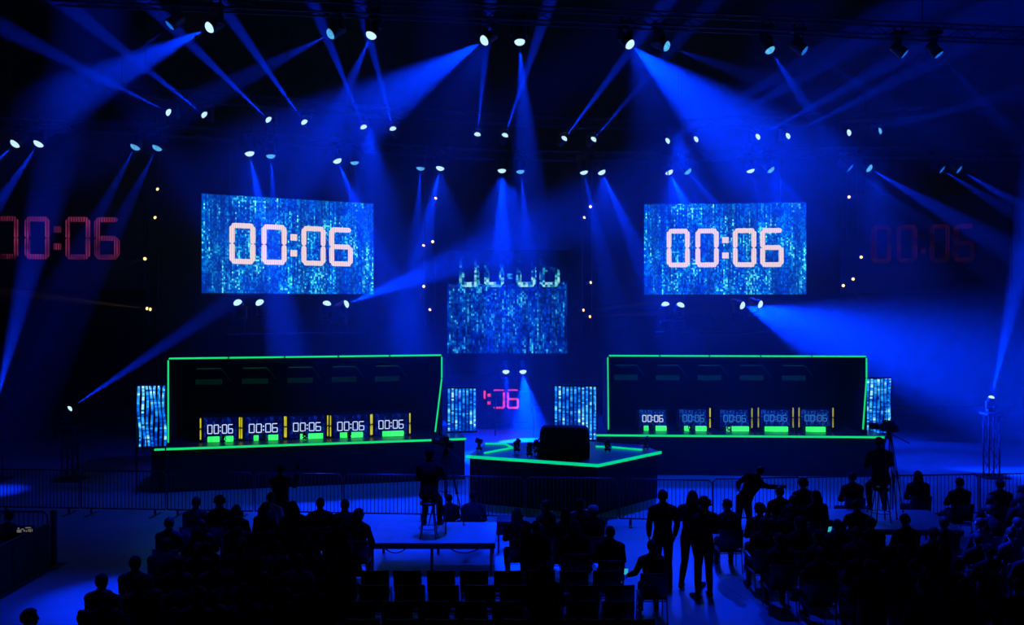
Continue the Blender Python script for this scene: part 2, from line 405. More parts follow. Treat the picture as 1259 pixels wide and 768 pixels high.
r_, w_, h_ = led_screen(552, 652, 461, 519, 37.5, 37.5, 'small dark LED screen behind the platform with glowing pink countdown', (.12, .86, .29, .70), None, 'digp', .026, chars='op:qs')
zb = P(552, 519, 37.5).z
for q in (.2, .8): MB().box((w_ * q, .12, -zb / 2), (.1, .1, zb)).build('stand_leg', 'fix', r_)

# ------------------------------------------------------------------ LED strip curtains
def curtain(x0, x1, yt, yb, d0, d1, n, label, lean=0, sway=0, foot=0, qs=(0, 1)):
    a, w, h, rz = screen_frame(x0, x1, yt, yb, d0, d1)
    rt = root('led_strip_curtain', (a.x, a.y, 0), rz, label, 'light curtain'); z0 = a.z
    MB().box((w / 2, .10, z0 + h + .03), (w + .06, .08, .06), .01).build('top_rail', 'fix', rt)
    MB().box((w / 2, .10, z0 - .04), (w + .06, .10, .06), .01).build('bottom_rail', 'fix', rt)
    for q in qs: MB().tube([(w * q, .14, foot), (w * q, .14, z0 + h)], .025, 8).build('upright', 'fix', rt)
    pw = w / n
    for k in range(n):
        xa = (k + .5) * pw; s = MB()
        pts = [Vector((xa + lean * (h - z) / h + sway * math.sin(z / h * 2.4 * PI + k), .03, z0 + z)) for z in np.linspace(0, h, 9)]
        hw = pw * .27
        v = [(p.x + sx * hw, p.y + sy, p.z) for p in pts for sx, sy in ((-1, 0), (1, 0), (1, .03), (-1, .03))]
        f = [(i * 4 + j, i * 4 + (j + 1) % 4, i * 4 + 4 + (j + 1) % 4, i * 4 + 4 + j) for i in range(8) for j in range(4)] + [(0, 1, 2, 3), (32, 33, 34, 35)]
        s.add(v, f).build('led_strip', 'strip', rt)
    return rt
curtain(167, 203, 475, 549.5, 24.3, 24.5, 7, 'wavy blue LED strip curtain at the left end of the left booth', .05, .02)
curtain(550, 586, 478, 530, 27.6, 27.8, 8, 'narrow blue LED strip curtain between left booth and centre platform', 0, 0, RZ + .002, (.04, .5))
curtain(681, 733.5, 475, 539, 28.3, 28.1, 11, 'wide blue LED strip curtain behind the black centre console', 0, 0)
curtain(1066, 1097, 466, 533, 28.2, 28.4, 7, 'blue LED strip curtain at the right end of the right booth', -.03, .015)

# ------------------------------------------------------------------ player booths
def booth(rr, u, n, origin, xs, ytop, label, bend, gaps, hazy):
    """xs: px of left post, right post (top), ytop; built on the riser .25 m behind its edge"""
    o = origin + n * .30; rz = math.atan2(u.y, u.x)
    rt = root('player_booth', (o.x, o.y, RZ), rz, label, 'booth')
    def along(px):     # distance along the booth front for a pixel column
        k = (px - CX) / F; return (k * o.y - o.x) / (u.x - k * u.y)
    l, r_ = along(xs[0]), along(xs[1])
    pt = o + u * l; h = EYE + (YH - ytop) / F * pt.y - RZ
    dep = 2.9
    mb = MB().box(((l + r_) / 2, dep, h / 2 - .16), (r_ - l, .06, h - .32)); mb.build('back_panel', 'riser', rt)
    for q in (l, r_): MB().add([(q + sx, yy, zz) for sx in (-.025, .025) for yy, zz in ((0, 0), (dep, 0), (dep, h - .34), (0, h - .02))], [(0, 1, 2, 3), (7, 6, 5, 4), (0, 4, 5, 1), (1, 5, 6, 2), (2, 6, 7, 3), (3, 7, 4, 0)]).build('side_panel', 'riser', rt)
    MB().box(((l + r_) / 2, dep / 2, h - .185), (r_ - l, dep, .04), 0, Matrix.Rotation(-math.atan2(.32, dep), 3, 'X')).build('shade_panel', 'case', rt)  # unseen roof, added to keep the booth interior dark
    b = 0.055
    cuts = [l] + [along(g) for g in gaps] + [r_]
    for p, q in zip(cuts, cuts[1:]):
        MB().box(((p + q) / 2, -.03, h), (q - p - .035, b, b * .9), .012).build('led_bar', 'green', rt)
    def post(pts):
        for p, q in zip(pts, pts[1:]):
            t = (q - p).normalized(); R = t.to_track_quat('Z', 'Y').to_matrix()
            MB().box((p + q) / 2, (b * .8, b * .8, (q - p).length - .015), .012, R).build('led_post', 'green', rt)
    post([Vector((l, -.03, .10)), Vector((l + bend[0], -.03, h - .04))])
    post([Vector((r_ + bend[1], -.03, .16)), Vector((r_ + bend[2], -.03, h * .72)), Vector((r_, -.03, h - .04))])
    # faint reflections of LED strips, imitated with glowing shapes on the back wall
    m1, m2 = ('dimblue', 'dimreflb') if hazy else ('dimgreen', 'dimpanel')
    for k in range(5):
        xc = l + (r_ - l) * ((.105 + .18 * k) if not hazy else (.10 + .18 * k)); zl = h * .80
        MB().tube([(xc - .38, dep - .06, zl), (xc + .34, dep - .06, zl)], .011, 6).build('reflection_line', m1, rt)
        MB().tube([(xc + .35, dep - .06, zl), (xc + .62, dep - .06, zl - .38)], .008, 6).build('reflection_line', m2, rt)
        MB().box((xc - .02, dep - .05, zl - .42), (.8, .03, .17), .02).build('reflection_panel', m2, rt)
    return rt, along, h
bL, alL, hL = booth(riserL, uL, nL, A0, (207, 543), 440.5, 'left player booth framed by a thin green LED outline', (0, -.20, 0), [281, 350, 416, 479], False)
bR, alR, hR = booth(riserR, uR, nR, B0, (748, 1065), 437, 'right player booth framed by a thin green LED outline', (-.02, -.11, 0), [811, 872, 935, 998], True)

def desk(o_riser, u, n, c_px, l_px, r_px, ytop, ybot, label, bars, hazy, gl, group):
    o = o_riser + n * .85
    def along(px):
        k = (px - CX) / F; return (k * o.y - o.x) / (u.x - k * u.y)
    c = along((l_px + r_px) / 2); pos = o + u * c; sc = pos.y / F
    rt = root('player_desk', (pos.x, pos.y, RZ), math.atan2(u.y, u.x), label, 'desk', group)
    w = along(r_px) - along(l_px); zt = EYE + (YH - ytop) * sc - RZ; zb = EYE + (YH - ybot) * sc - RZ
    MB().box((0, .36, zt + .02), (w + .22, .78, .04), .01).build('desk_top', 'riser', rt)
    for q in (-1, 1): MB().box((q * (w / 2 + .05), .36, zt / 2), (.04, .68, zt), .008).build('side_panel', 'riser', rt)
    MB().box((0, .06, zt / 2), (w + .1, .05, zt)).build('front_panel', 'riser', rt)
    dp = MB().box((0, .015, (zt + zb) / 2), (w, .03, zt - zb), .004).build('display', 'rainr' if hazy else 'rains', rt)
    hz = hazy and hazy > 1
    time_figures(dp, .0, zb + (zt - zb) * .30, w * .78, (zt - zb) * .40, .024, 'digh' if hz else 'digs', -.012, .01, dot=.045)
    for q, m in bars:
        bw = MB()
        zm = (zt + zb) / 2 + .02
        for sg in (-1, 1): bw.box((q * (w / 2 + .085), -.02, zm + sg * .165), (.035, .035, .29), .006)
        bw.build('light_bar', m, rt)
    if gl:
        for g0, g1 in gl:
            x0, x1 = along(g0) - c, along(g1) - c
            MB().box(((x0 + x1) / 2, -.05, .085), (x1 - x0, .10, .15), .01).build('base_light_box', 'gbox', rt)
    return rt
Y, U = 'yellow', 'unlit'
stL = [(250.5, 291, 513, 541.5), (301, 346.5, 512, 540), (355.5, 399.5, 511, 538), (410, 452.5, 509.5, 537.5), (461, 500.5, 508, 535)]
glL = [[(255.5, 270), (276, 287)], [(312, 318), (330, 342)], [(369, 377), (379, 397)], [(418, 428), (431, 446)], [(470, 496)]]
for k, (l, r_, yt, yb) in enumerate(stL):
    nm = ['first', 'second', 'third', 'fourth', 'last'][k]
    desk(A0, uL, nL, 0, l, r_, yt, yb, f'{nm} player desk from the left in the left booth, screen reading 00:06', [(-1, Y), (1, Y)], 0, glL[k], 'player desks in the left booth')
stR = [(786, 819, 503.5, 525), (835.5, 869.5, 503, 525), (885.5, 921, 503.5, 525), (935.5, 971.5, 503.5, 524), (985.5, 1020.5, 503.5, 524)]
glR = [[(791.5, 797), (806, 819)], [(841, 848), (855, 868)], [(893, 897), (899.5, 920)], [(940, 968)], [(990.5, 1014)]]
brR = [[(-1, U)], [(1, Y), (-1, U)], [(1, 'yellowd')], [(-1, 'yellowd'), (1, 'yellowd')], [(-1, 'yellowd'), (1, 'yellowd')]]
for k, (l, r_, yt, yb) in enumerate(stR):
    nm = ['first', 'second', 'third', 'fourth', 'last'][k]
    desk(B0, uR, nR, 0, l, r_, yt, yb, f'{nm} player desk from the left in the right booth, screen reading 00:06', brR[k], 2 if k else 1, glR[k], 'player desks in the right booth')

# ------------------------------------------------------------------ trusses
def truss(pts, label, w=.34):
    rt = root('lighting_truss', (0, 0, 0), 0, label, 'truss'); ch = MB(); br = MB()
    for a, b in zip(pts, pts[1:]):
        t = (b - a).normalized(); s = Vector((-t.y, t.x, 0)) * w / 2; z = Vector((0, 0, w / 2)); L = (b - a).length; n = max(1, int(L / .6))
        cs = [s + z, s - z, -s - z, -s + z]
        for c in cs: ch.tube([a + c, b + c], .026, 6)
        for i in range(n):
            p, q = a.lerp(b, i / n), a.lerp(b, (i + 1) / n)
            for j in range(4):
                c0, c1 = cs[j], cs[(j + 1) % 4]
                if i % 2: c0, c1 = c1, c0
                br.tube([p + c0, q + c1], .012, 5, False)
    ch.build('main_chords', 'truss', rt); br.build('lattice_braces', 'truss', rt)
    return rt
def at_height(px, py, z):
    d = (z - EYE) * F / (YH - py); return Vector(((px - CX) / F * d, d, z))
LZ1, LZ2, LZ3 = 11.7, 11.7, 10.3       # lens heights of the three rows
row1 = [(208, 32), (257, 34), (406, 42), (456, 44), (595, 50), (639, 52), (775, 55), (820, 57), (947, 62), (990, 63), (1113, 67), (1155, 68)]
row2 = [(207, 138), (251, 141), (330, 147), (374, 150), (447, 156), (483, 158), (587, 165), (621, 166), (694, 170), (730, 171), (821, 173), (856, 171), (932, 168), (969, 167), (1044, 163), (1082, 161)]
row3 = [(18, 177), (47, 177), (166, 181), (193, 182), (307, 189), (333, 192), (415, 198), (436, 200), (517, 207), (541, 207), (617, 210), (640, 211), (718, 212), (740, 212), (823, 212), (846, 211), (923, 210), (948, 209), (1046, 207), (1069, 207), (1159, 209), (1180, 209)]
def poly_truss(row, lz, tz, label, ex):
    ps = [at_height(x, y, lz) for x, y in row]; ps = [Vector((p.x, p.y, tz)) for p in ps]
    mids = [(ps[i] + ps[i + 1]) / 2 for i in range(0, len(ps), 2)]
    a = mids[0] + (mids[0] - mids[1]).normalized() * ex; b = mids[-1] + (mids[-1] - mids[-2]).normalized() * ex
    return truss([a] + mids + [b], label), [a] + mids + [b]
t1, pts1 = poly_truss([row1[0], row1[1], row1[-2], row1[-1]], LZ1, TRZ12, 'straight front lattice truss nearest the audience carrying the highest lamps', 3)
t2, pts2 = poly_truss(row2, LZ2, TRZ12, 'curved middle lattice truss carrying lamps that beam upward', 2)
t3, pts3 = poly_truss(row3, LZ3, TRZ3, 'long curved rear lattice truss above the LED walls', 3)
for t, pts in ((t1, pts1), (t2, pts2), (t3, pts3)):
    for p in pts[::2]:
        MB().tube([p + Vector((0, 0, .15)), (p.x, p.y, H)], .012, 5).build('hanging_chain', 'fix', t)

# ------------------------------------------------------------------ moving head lights
base_me = MB().box((0, 0, 0), (.34, .26, .11), .02).box((-.1, 0, .1), (.05, .05, .14), .01).box((.1, 0, .1), (.05, .05, .14), .01).mesh('base', 'fix')
ymb = MB().lathe([(.09, -.02), (.10, .0), (.10, .05), (.06, .055)], 16)
ymb.box((0, 0, .03), (.40, .12, .05), .015)
for q in (-1, 1): ymb.box((q * .19, 0, .17), (.05, .14, .32), .02)
yoke_me = ymb.mesh('yoke', 'fix')
RL = .125
head_me = MB().lathe([(.05, -.20), (.10, -.19), (.125, -.15), (.13, -.05), (.115, .0), (.14, .06), (.145, .17), (RL + .005, .19), (RL, .17)], 20).mesh('head', 'fix', True)
lens_prof = [(RL * math.cos(a), .175 + .085 * math.sin(a)) for a in np.linspace(0, PI / 2 * .98, 6)]
lens_flat = [(RL * math.cos(a), .175 + .03 * math.sin(a)) for a in np.linspace(0, PI / 2 * .98, 6)]
lens_me = {k: MB().lathe(lens_flat if k in ('lensd', 'lensoff') else lens_prof, 18).mesh('lens', k, True) for k in ('lensb', 'lensc', 'lensd', 'lensoff')}
def moving_head(lens_pos, d, lens, label, group, hang=True, scale=1.0):
    d = Vector(d).normalized(); piv = Vector(lens_pos) - d * .2 * scale
    sg = 1 if hang else -1
    rt = root('moving_head_spotlight', piv + Vector((0, 0, .40 * sg * scale)), 0, label, 'stage light', group); rt.scale = (scale,) * 3
    flip = Matrix.Identity(4) if hang else Matrix.Rotation(PI, 4, 'X')
    link('base', base_me, rt, flip @ Matrix.Translation((0, 0, 0)))
    pan = math.atan2(d.y, d.x) - PI / 2
    ym = (Matrix.Rotation(PI, 4, 'Y') if hang else Matrix.Identity(4))
    link('yoke', yoke_me, rt, Matrix.Translation((0, 0, -.09 * sg)) @ Matrix.Rotation(pan, 4, 'Z') @ ym)
    R = d.to_track_quat('Z', 'Y').to_matrix().to_4x4()
    hd = link('head', head_me, rt, Matrix.Translation((0, 0, -.40 * sg)) @ R)
    ln = link('lens', lens_me[lens], hd)
    return rt
B_, C_, D_ = 'lensb', 'lensc', 'lensd'
# image direction (dx, dy down), toward camera, cone degrees, watts, lens
spec1 = [(-.6, .5, .28, 9, 5000, D_), (-.9, .44, .55, 15, 42000, B_), (-.88, .45, .45, 10, 15000, C_), (-.4, .9, .6, 11, 18000, B_), (-.85, .52, .6, 20, 66000, B_), (.06, 1, .55, 12, 34000, B_),
         (.76, .65, .6, 25, 90000, B_), (.85, .3, .4, 10, 7000, C_), (.55, .83, .45, 11, 20000, C_), (.8, .5, .3, 9, 5000, D_), (.8, .55, .14, 9, 3500, D_), (.65, .7, .22, 10, 4500, D_)]
spec2 = [(-.88, -.45, .5, 6, 14000, B_), (-.78, -.62, .5, 6, 18000, B_), (-.72, -.7, .5, 5.5, 30000, B_), (-.58, -.82, .5, 5.5, 30000, B_), (-.38, -.93, .5, 5.5, 30000, B_), (-.25, -.97, .5, 5.5, 28000, B_),
         (.10, -1, .5, 5.5, 26000, B_), (.32, -.95, .5, 5.5, 30000, B_), (.6, -.8, .5, 5.5, 28000, B_), (.65, -.75, .5, 5.5, 13000, B_), (.86, -.5, .5, 6, 12000, B_), (.86, -.5, .5, 6, 15000, B_),
         (.87, -.48, .5, 6, 14000, B_), (.88, -.45, .5, 6, 10000, B_), (.97, -.22, .5, 6, 3500, B_), (.95, -.28, .25, 6, 3000, C_)]
spec3 = [(-.72, .7, .4, 9, 16000, B_), (-.55, .82, .4, 9, 16000, B_), (-.47, .88, .35, 10, 5500, C_), (-.45, .89, .35, 10, 5500, C_), (.2, 1, .4, 12, 42000, B_), (.06, 1, .3, 10, 24000, C_),
         (.4, .93, .4, 13, 34000, B_), (.1, 1, .2, 10, 9000, C_), (-.06, 1, .25, 12, 18000, C_), (-.22, 1, .4, 13, 32000, B_), (.0, 1, .4, 16, 48000, B_), (.1, 1, .3, 12, 22000, C_),
         (.22, 1, .3, 12, 18000, B_), (.42, .92, .4, 12, 34000, B_), (.45, .9, .4, 16, 60000, B_), (.65, .76, .25, 11, 20000, C_), (.3, 1, .25, 11, 14000, B_), (.65, .7, .25, 11, 14000, C_),
         (.75, .55, .2, 9, 7000, D_), (.85, .5, .3, 10, 20000, C_), (.8, .5, .2, 10, 8000, D_), (.85, .5, .25, 10, 12000, D_)]
LOOK = {B_: 'glaring white', C_: 'pale blue', D_: 'dim deep blue'}
def bdir(dx, dy, t, px, py):   # image direction plus a component toward the camera
    e = P(px, py, 30.0) - Vector((0, 0, EYE)); e.normalize()           # line of sight
    v = Vector((dx, 0, -dy)); v = (v - e * v.dot(e)).normalized()
    return (v * math.sqrt(1 - t * t) - e * t).normalized()
for rown, row, lz, sp, where in ((1, row1, LZ1, spec1, 'front row'), (2, row2, LZ2, spec2, 'middle row'), (3, row3, LZ3, spec3, 'rear row')):
    for i, ((px, py), s) in enumerate(zip(row, sp)):
        pos = at_height(px, py, lz); d = bdir(s[0], s[1], s[2], px, py)
        way = ('down' if s[1] > 0 else 'up') + ('' if abs(s[0]) < .16 else ' left' if s[0] < 0 else ' right')
        moving_head(pos, d, s[5], f'{LOOK[s[5]]} stage light beaming {way}, {ordl(i, len(row))} in the {where}', f'moving head lights in the {where}', True, {1: 1.05, 2: 1.0, 3: 1.25}[rown])
        spot(pos + d * .13, d, s[3] * {1: 1.25, 2: 1.15, 3: 1.25}[rown], blend=.9, power=s[4] * {1: 1.3, 2: 5.8, 3: 2.8}[rown])

# lights standing on the rail under the LED walls and behind the platform
def low_light(px, py, d_, dx, dy, t, cone, pw, lens, label, group):
    pos = P(px, py, d_); d = bdir(dx, dy, t, px, py)
    r = moving_head(pos, d, lens, label, group, False, 1.15); spot(pos + d * .13, d, cone * 1.3, pw, blend=1.0); return r
gA = 'stage lights under the LED walls'
low = [(292, 371.5, 29.6, -.45, -.9, .6, 8, 7000, 'first of two lights under the left half of the left LED wall'), (319, 371.5, 30.0, -.5, -.85, .6, 9, 12000, 'second light under the left half of the left LED wall'),
       (402, 372.5, 31.2, .2, -.9, .5, 8, 5000, 'first of two lights under the right half of the left LED wall'), (426, 373.5, 31.5, .93, -.36, .4, 14, 170000, 'light throwing a long beam right from the left LED wall corner'),
       (818, 373.5, 32.2, -.1, -.9, .45, 8, 6000, 'first of two lights under the left half of the right LED wall'), (837, 374.5, 32.2, .35, -.9, .5, 12, 20000, 'second light under the left half of the right LED wall'),
       (913, 375.5, 32.0, .93, .33, .45, 38, 115000, 'first of two lights under the right half of the right LED wall'), (935, 374, 32.0, .95, .32, .4, 28, 70000, 'last light under the right half of the right LED wall')]
for px, py, d_, dx, dy, t, cone, pw, lb in low:
    low_light(px, py, d_, dx, dy, t, cone, pw, B_, 'bright white ' + lb, gA)
for (x0, d0, x1, d1, lb) in ((280, 29.5, 440, 31.8, 'thin black pipe carrying the lights under the left LED wall'), (806, 32.2, 948, 31.9, 'thin black pipe carrying the lights under the right LED wall')):
    a, b = P(x0, 374, d0), P(x1, 376, d1); a.z = b.z = min(a.z, b.z) - .95
    r = root('hanging_pipe', a, 0, lb, 'pipe')
    MB().tube([(0, 0, 0), b - a], .03).build('pipe', 'fix', r)
    for q in (.1, .5, .9): MB().tube([(b - a) * q, (b - a) * q + Vector((0, .35, 0)), (b - a) * q + Vector((0, .35, .9))], .02).build('bracket', 'fix', r)
low_light(622, 457, 35.5, .05, .95, .45, 16, 40000, B_, 'left light of the bright pair below the centre LED wall', 'pair of lights below the centre LED wall')
low_light(643, 457, 35.5, .10, .95, .45, 32, 230000, B_, 'right light of the bright pair below the centre LED wall', 'pair of lights below the centre LED wall')
a = P(608, 459, 35.55); b = P(657, 459, 35.55); a.z = b.z = a.z - .72
r = root('lighting_stand', a, 0, 'short black stand carrying the pair of lights below the centre LED wall', 'pipe')
MB().tube([(0, 0, 0), b - a], .03).build('pipe', 'fix', r)
for q in (.02, .98): MB().tube([(b - a) * q, (b - a) * q - Vector((0, 0, a.z))], .03).build('stand_leg', 'fix', r)

# floor lights on lighting towers at the sides
def tower(px, py, d_, label, lblamp, dx, dy, t, cone, pw, lens=B_):
    pos = P(px, py, d_); base = Vector((pos.x, pos.y, 0)); hh = pos.z - .54
    r = root('lighting_tower', base, 0, label, 'tower'); ch = MB(); br = MB(); w = .16
    for x, y in ((-w, -w), (w, -w), (w, w), (-w, w)): ch.tube([(x, y, .04), (x, y, hh)], .024, 6)
    n = max(2, int(hh / .4)); cs = [(-w, -w), (w, -w), (w, w), (-w, w)]
    for i in range(n):
        for j in range(4):
            c0, c1 = cs[j], cs[(j + 1) % 4]; c0, c1 = (c1, c0) if i % 2 else (c0, c1)
            br.tube([(*c0, .04 + (hh - .04) * i / n), (*c1, .04 + (hh - .04) * (i + 1) / n)], .01, 5, False)
    ch.build('main_chords', 'case', r); br.build('lattice_braces', 'case', r)
    MB().box((0, 0, .02), (.8, .8, .04), .01).build('base_plate', 'fix', r); MB().box((0, 0, hh + .03), (.5, .5, .06), .01).build('top_plate', 'fix', r)
    d = bdir(dx, dy, t, px, py); moving_head(pos, d, lens, lblamp, 'floor lights beside the stage', False, .7); spot(pos + d * .13, d, cone * 1.3, pw, blend=1.0)
tower(86, 502, 26.5, 'black tower left of the left riser carrying one light', 'small bright light at far left sending a beam up right', .82, -.55, .35, 6, 90000)
tower(1219, 488, 27.0, 'black tower right of the right riser carrying one light', 'small bright light at far right sending a beam straight up', .22, -.97, .35, 8.5, 190000)
tower(-7, 505, 26.5, 'black tower cut off by the left edge of the frame', 'light outside the left edge sending a beam up right', .24, -.97, .35, 8.5, 90000)

# ------------------------------------------------------------------ warm pin spots on slim vertical pipes
pins = [(193, 232, -.85, -.55, 1), (190, 267, -.85, -.5, .5), (178, 318, 0, 0, 0), (180, 379, -.98, -.12, 3), (184, 380, -.98, -.1, 1),
        (536, 243, .5, -.85, 1), (521, 301, .35, -.9, 1), (532, 297, 0, 0, 0), (521, 352, 0, 0, 0), (529, 380, .7, -.7, 2),
        (719, 267, .9, -.5, 1), (726, 254, 0, 0, 0), (727, 347, .97, -.22, 1), (718, 381, .97, -.1, 2), (726, 389, .98, -.05, 2),
        (1044, 242, 0, 0, 0), (1059, 316, 0, 0, 0), (1049, 343, 0, 0, 0), (1037, 351, 0, 0, 0)]
can_me = MB().lathe([(.03, -.22), (.06, -.21), (.065, -.05), (.075, .0), (.08, .02), (.07, .02)], 14).mesh('can', 'fix', True)
plens = MB().lathe([(.066 * math.cos(a), .005 + .03 * math.sin(a)) for a in np.linspace(0, PI / 2 * .97, 5)], 12).mesh('lens', 'warm', True)
brk = MB().box((0, 0, 0), (.2, .03, .03), .005).box((.09, 0, -.06), (.02, .03, .14), .004).mesh('bracket', 'fix')
poles = {188: (166, 232, 400, 31.0), 528: (510, 235, 400, 33.6), 722: (708, 240, 405, 34.0), 1048: (1026, 230, 370, 33.0)}
pnames = {188: 'left of the left LED wall', 528: 'between the left and centre LED walls', 722: 'between the centre and right LED walls', 1048: 'right of the right LED wall'}
cnt = {}
for px, py, dx, dy, pw in pins:
    key = min(poles, key=lambda k: abs(k - px)); dd = poles[key][3]; cnt[key] = cnt.get(key, 0) + 1
    pos = P(px, py, dd - .25); d = bdir(dx, dy, .75, px, py) if pw else Vector((-pos.x * .02, -1, -.1)).normalized()
    same = [p for p in pins if min(poles, key=lambda k: abs(k - p[0])) == key]; same.sort(key=lambda p: p[1]); k = same.index((px, py, dx, dy, pw))
    nm = 'topmost' if k == 0 else 'lowest' if k == len(same) - 1 else ORD[k] + ' from top'
    r = root('pin_spot', pos - d * .05, 0, f'tiny warm pin light, {nm} {pnames[key]}', 'stage light', 'warm pin lights beside the LED walls')
    R = d.to_track_quat('Z', 'Y').to_matrix().to_4x4()
    c = link('can', can_me, r, R); link('lens', plens, c)
    link('bracket', brk, r, Matrix.Translation((0, .02, .1)))
    spot(pos + d * .06, d, 3.2, [100, 420, 900, 1800][pw] if pw not in (.5,) else 200, (1, .55, .25) if pw > 1 else (.75, .62, .85), .8, .01)
for key, (_, y0, y1, dd) in poles.items():
    for q, off in ((0, -5), (1, 5)):
        xs = {0: (key - 6), 1: (key + 6)}[q]
        a = P(xs, y1, dd); r = root('hanging_pipe', (a.x, a.y, a.z), 0, f'' + ('left' if q == 0 else 'right') + f' black pin light pipe {pnames[key]}', 'pipe')
        MB().tube([(0, 0, 0), (0, 0, TRZ3 - a.z)], .025).build('pipe', 'fix', r); MB().lathe([(.045, -.02), (.045, .05), (.03, .06)], 10).build('end_cap', 'fix', r)

# ------------------------------------------------------------------ dark fixtures on stage floors
for i, (px, py, d) in enumerate([(273, 545.5, (.3, -.6, .9)), (323.5, 543, (0, -.4, 1)), (373.5, 541.5, (-.4, -.5, .8)), (428.5, 540, (.5, -.3, .9))]):
    b = onz(px, py, RZ); moving_head(b + Vector((0, .12, .19)) + Vector(d).normalized() * .2 * .34, d, 'lensoff', f'unlit black moving head light on the left riser edge, {ordl(i, 4)}', 'unlit lights on the riser edges', False, .34)
for i, (px, py, d) in enumerate([(801, 531, (.3, -.5, .9)), (850, 531, (-.3, -.4, .9)), (897.5, 531, (.2, -.5, .8)), (977.5, 531, (.1, -.2, 1))]):
    b = onz(px, py, RZ); moving_head(b + Vector((0, .12, .19)) + Vector(d).normalized() * .2 * .34, d, 'lensoff', f'unlit black moving head light on the right riser edge, {ordl(i, 4)}', 'unlit lights on the riser edges', False, .34)
pf = [(589, 555.5, (-.9, -.1, .3), 'at the left corner'), (635.5, 557, (.6, -.3, .6), 'beside the inner green corner'), (651, 562.5, (.2, -.1, 1), 'nearest the front green edge'), (660, 559, (-.2, -.3, 1), 'left of the black console'),
      (747, 556.5, (.5, -.3, .5), 'right of the black console'), (794, 553.5, (.8, -.2, .4), 'at the right corner')]
for px, py, d, wh in pf:
    b = onz(px, py, RZ); moving_head(b + Vector((0, 0, .30)) + Vector(d).normalized() * .2 * .5, d, 'lensoff', f'unlit black moving head light on the centre platform {wh}', 'unlit lights on the centre platform', False, .5)

# ------------------------------------------------------------------ people
def rotv(v, ax, a): return Matrix.Rotation(a, 3, ax) @ Vector(v)
def hand_geo(mb, wrist, f, pn, side, curl):
    """palm and five fingers; f = pointing direction, pn = palm normal, side +1 right / -1 left"""
    f = Vector(f).normalized(); pn = Vector(pn); pn = (pn - f * pn.dot(f)).normalized(); s = f.cross(pn) * side
    w = Vector(wrist); R = Matrix((s, f, pn)).transposed()
    mb.ell(w + f * .05, (.040, .055, .017), 12, 8, R)
    for k, (off, L) in enumerate(((-.030, .062), (-.011, .076), (.010, .080), (.030, .072))):
        a = w + f * .09 + s * off; ff = (f + s * off * 5).normalized()
        b = a + (ff * math.cos(curl * .5) + pn * math.sin(curl * .5)) * L * .45
        c = b + (ff * math.cos(curl * 1.3) + pn * math.sin(curl * 1.3)) * L * .32
        e = c + (ff * math.cos(curl * 2) + pn * math.sin(curl * 2)) * L * .26
        mb.tube([a - f * .02, a, b, c, e], [.0095, .0095, .009, .0085, .006], 8)
    a = w + f * .03 + s * .030; b = a + (s * .8 + f * .55 + pn * .3).normalized() * .042; c = b + (f * .85 + s * .25 + pn * .4).normalized() * .035
    mb.tube([a - s * .01, a, b, c], [.013, .012, .011, .008], 8)

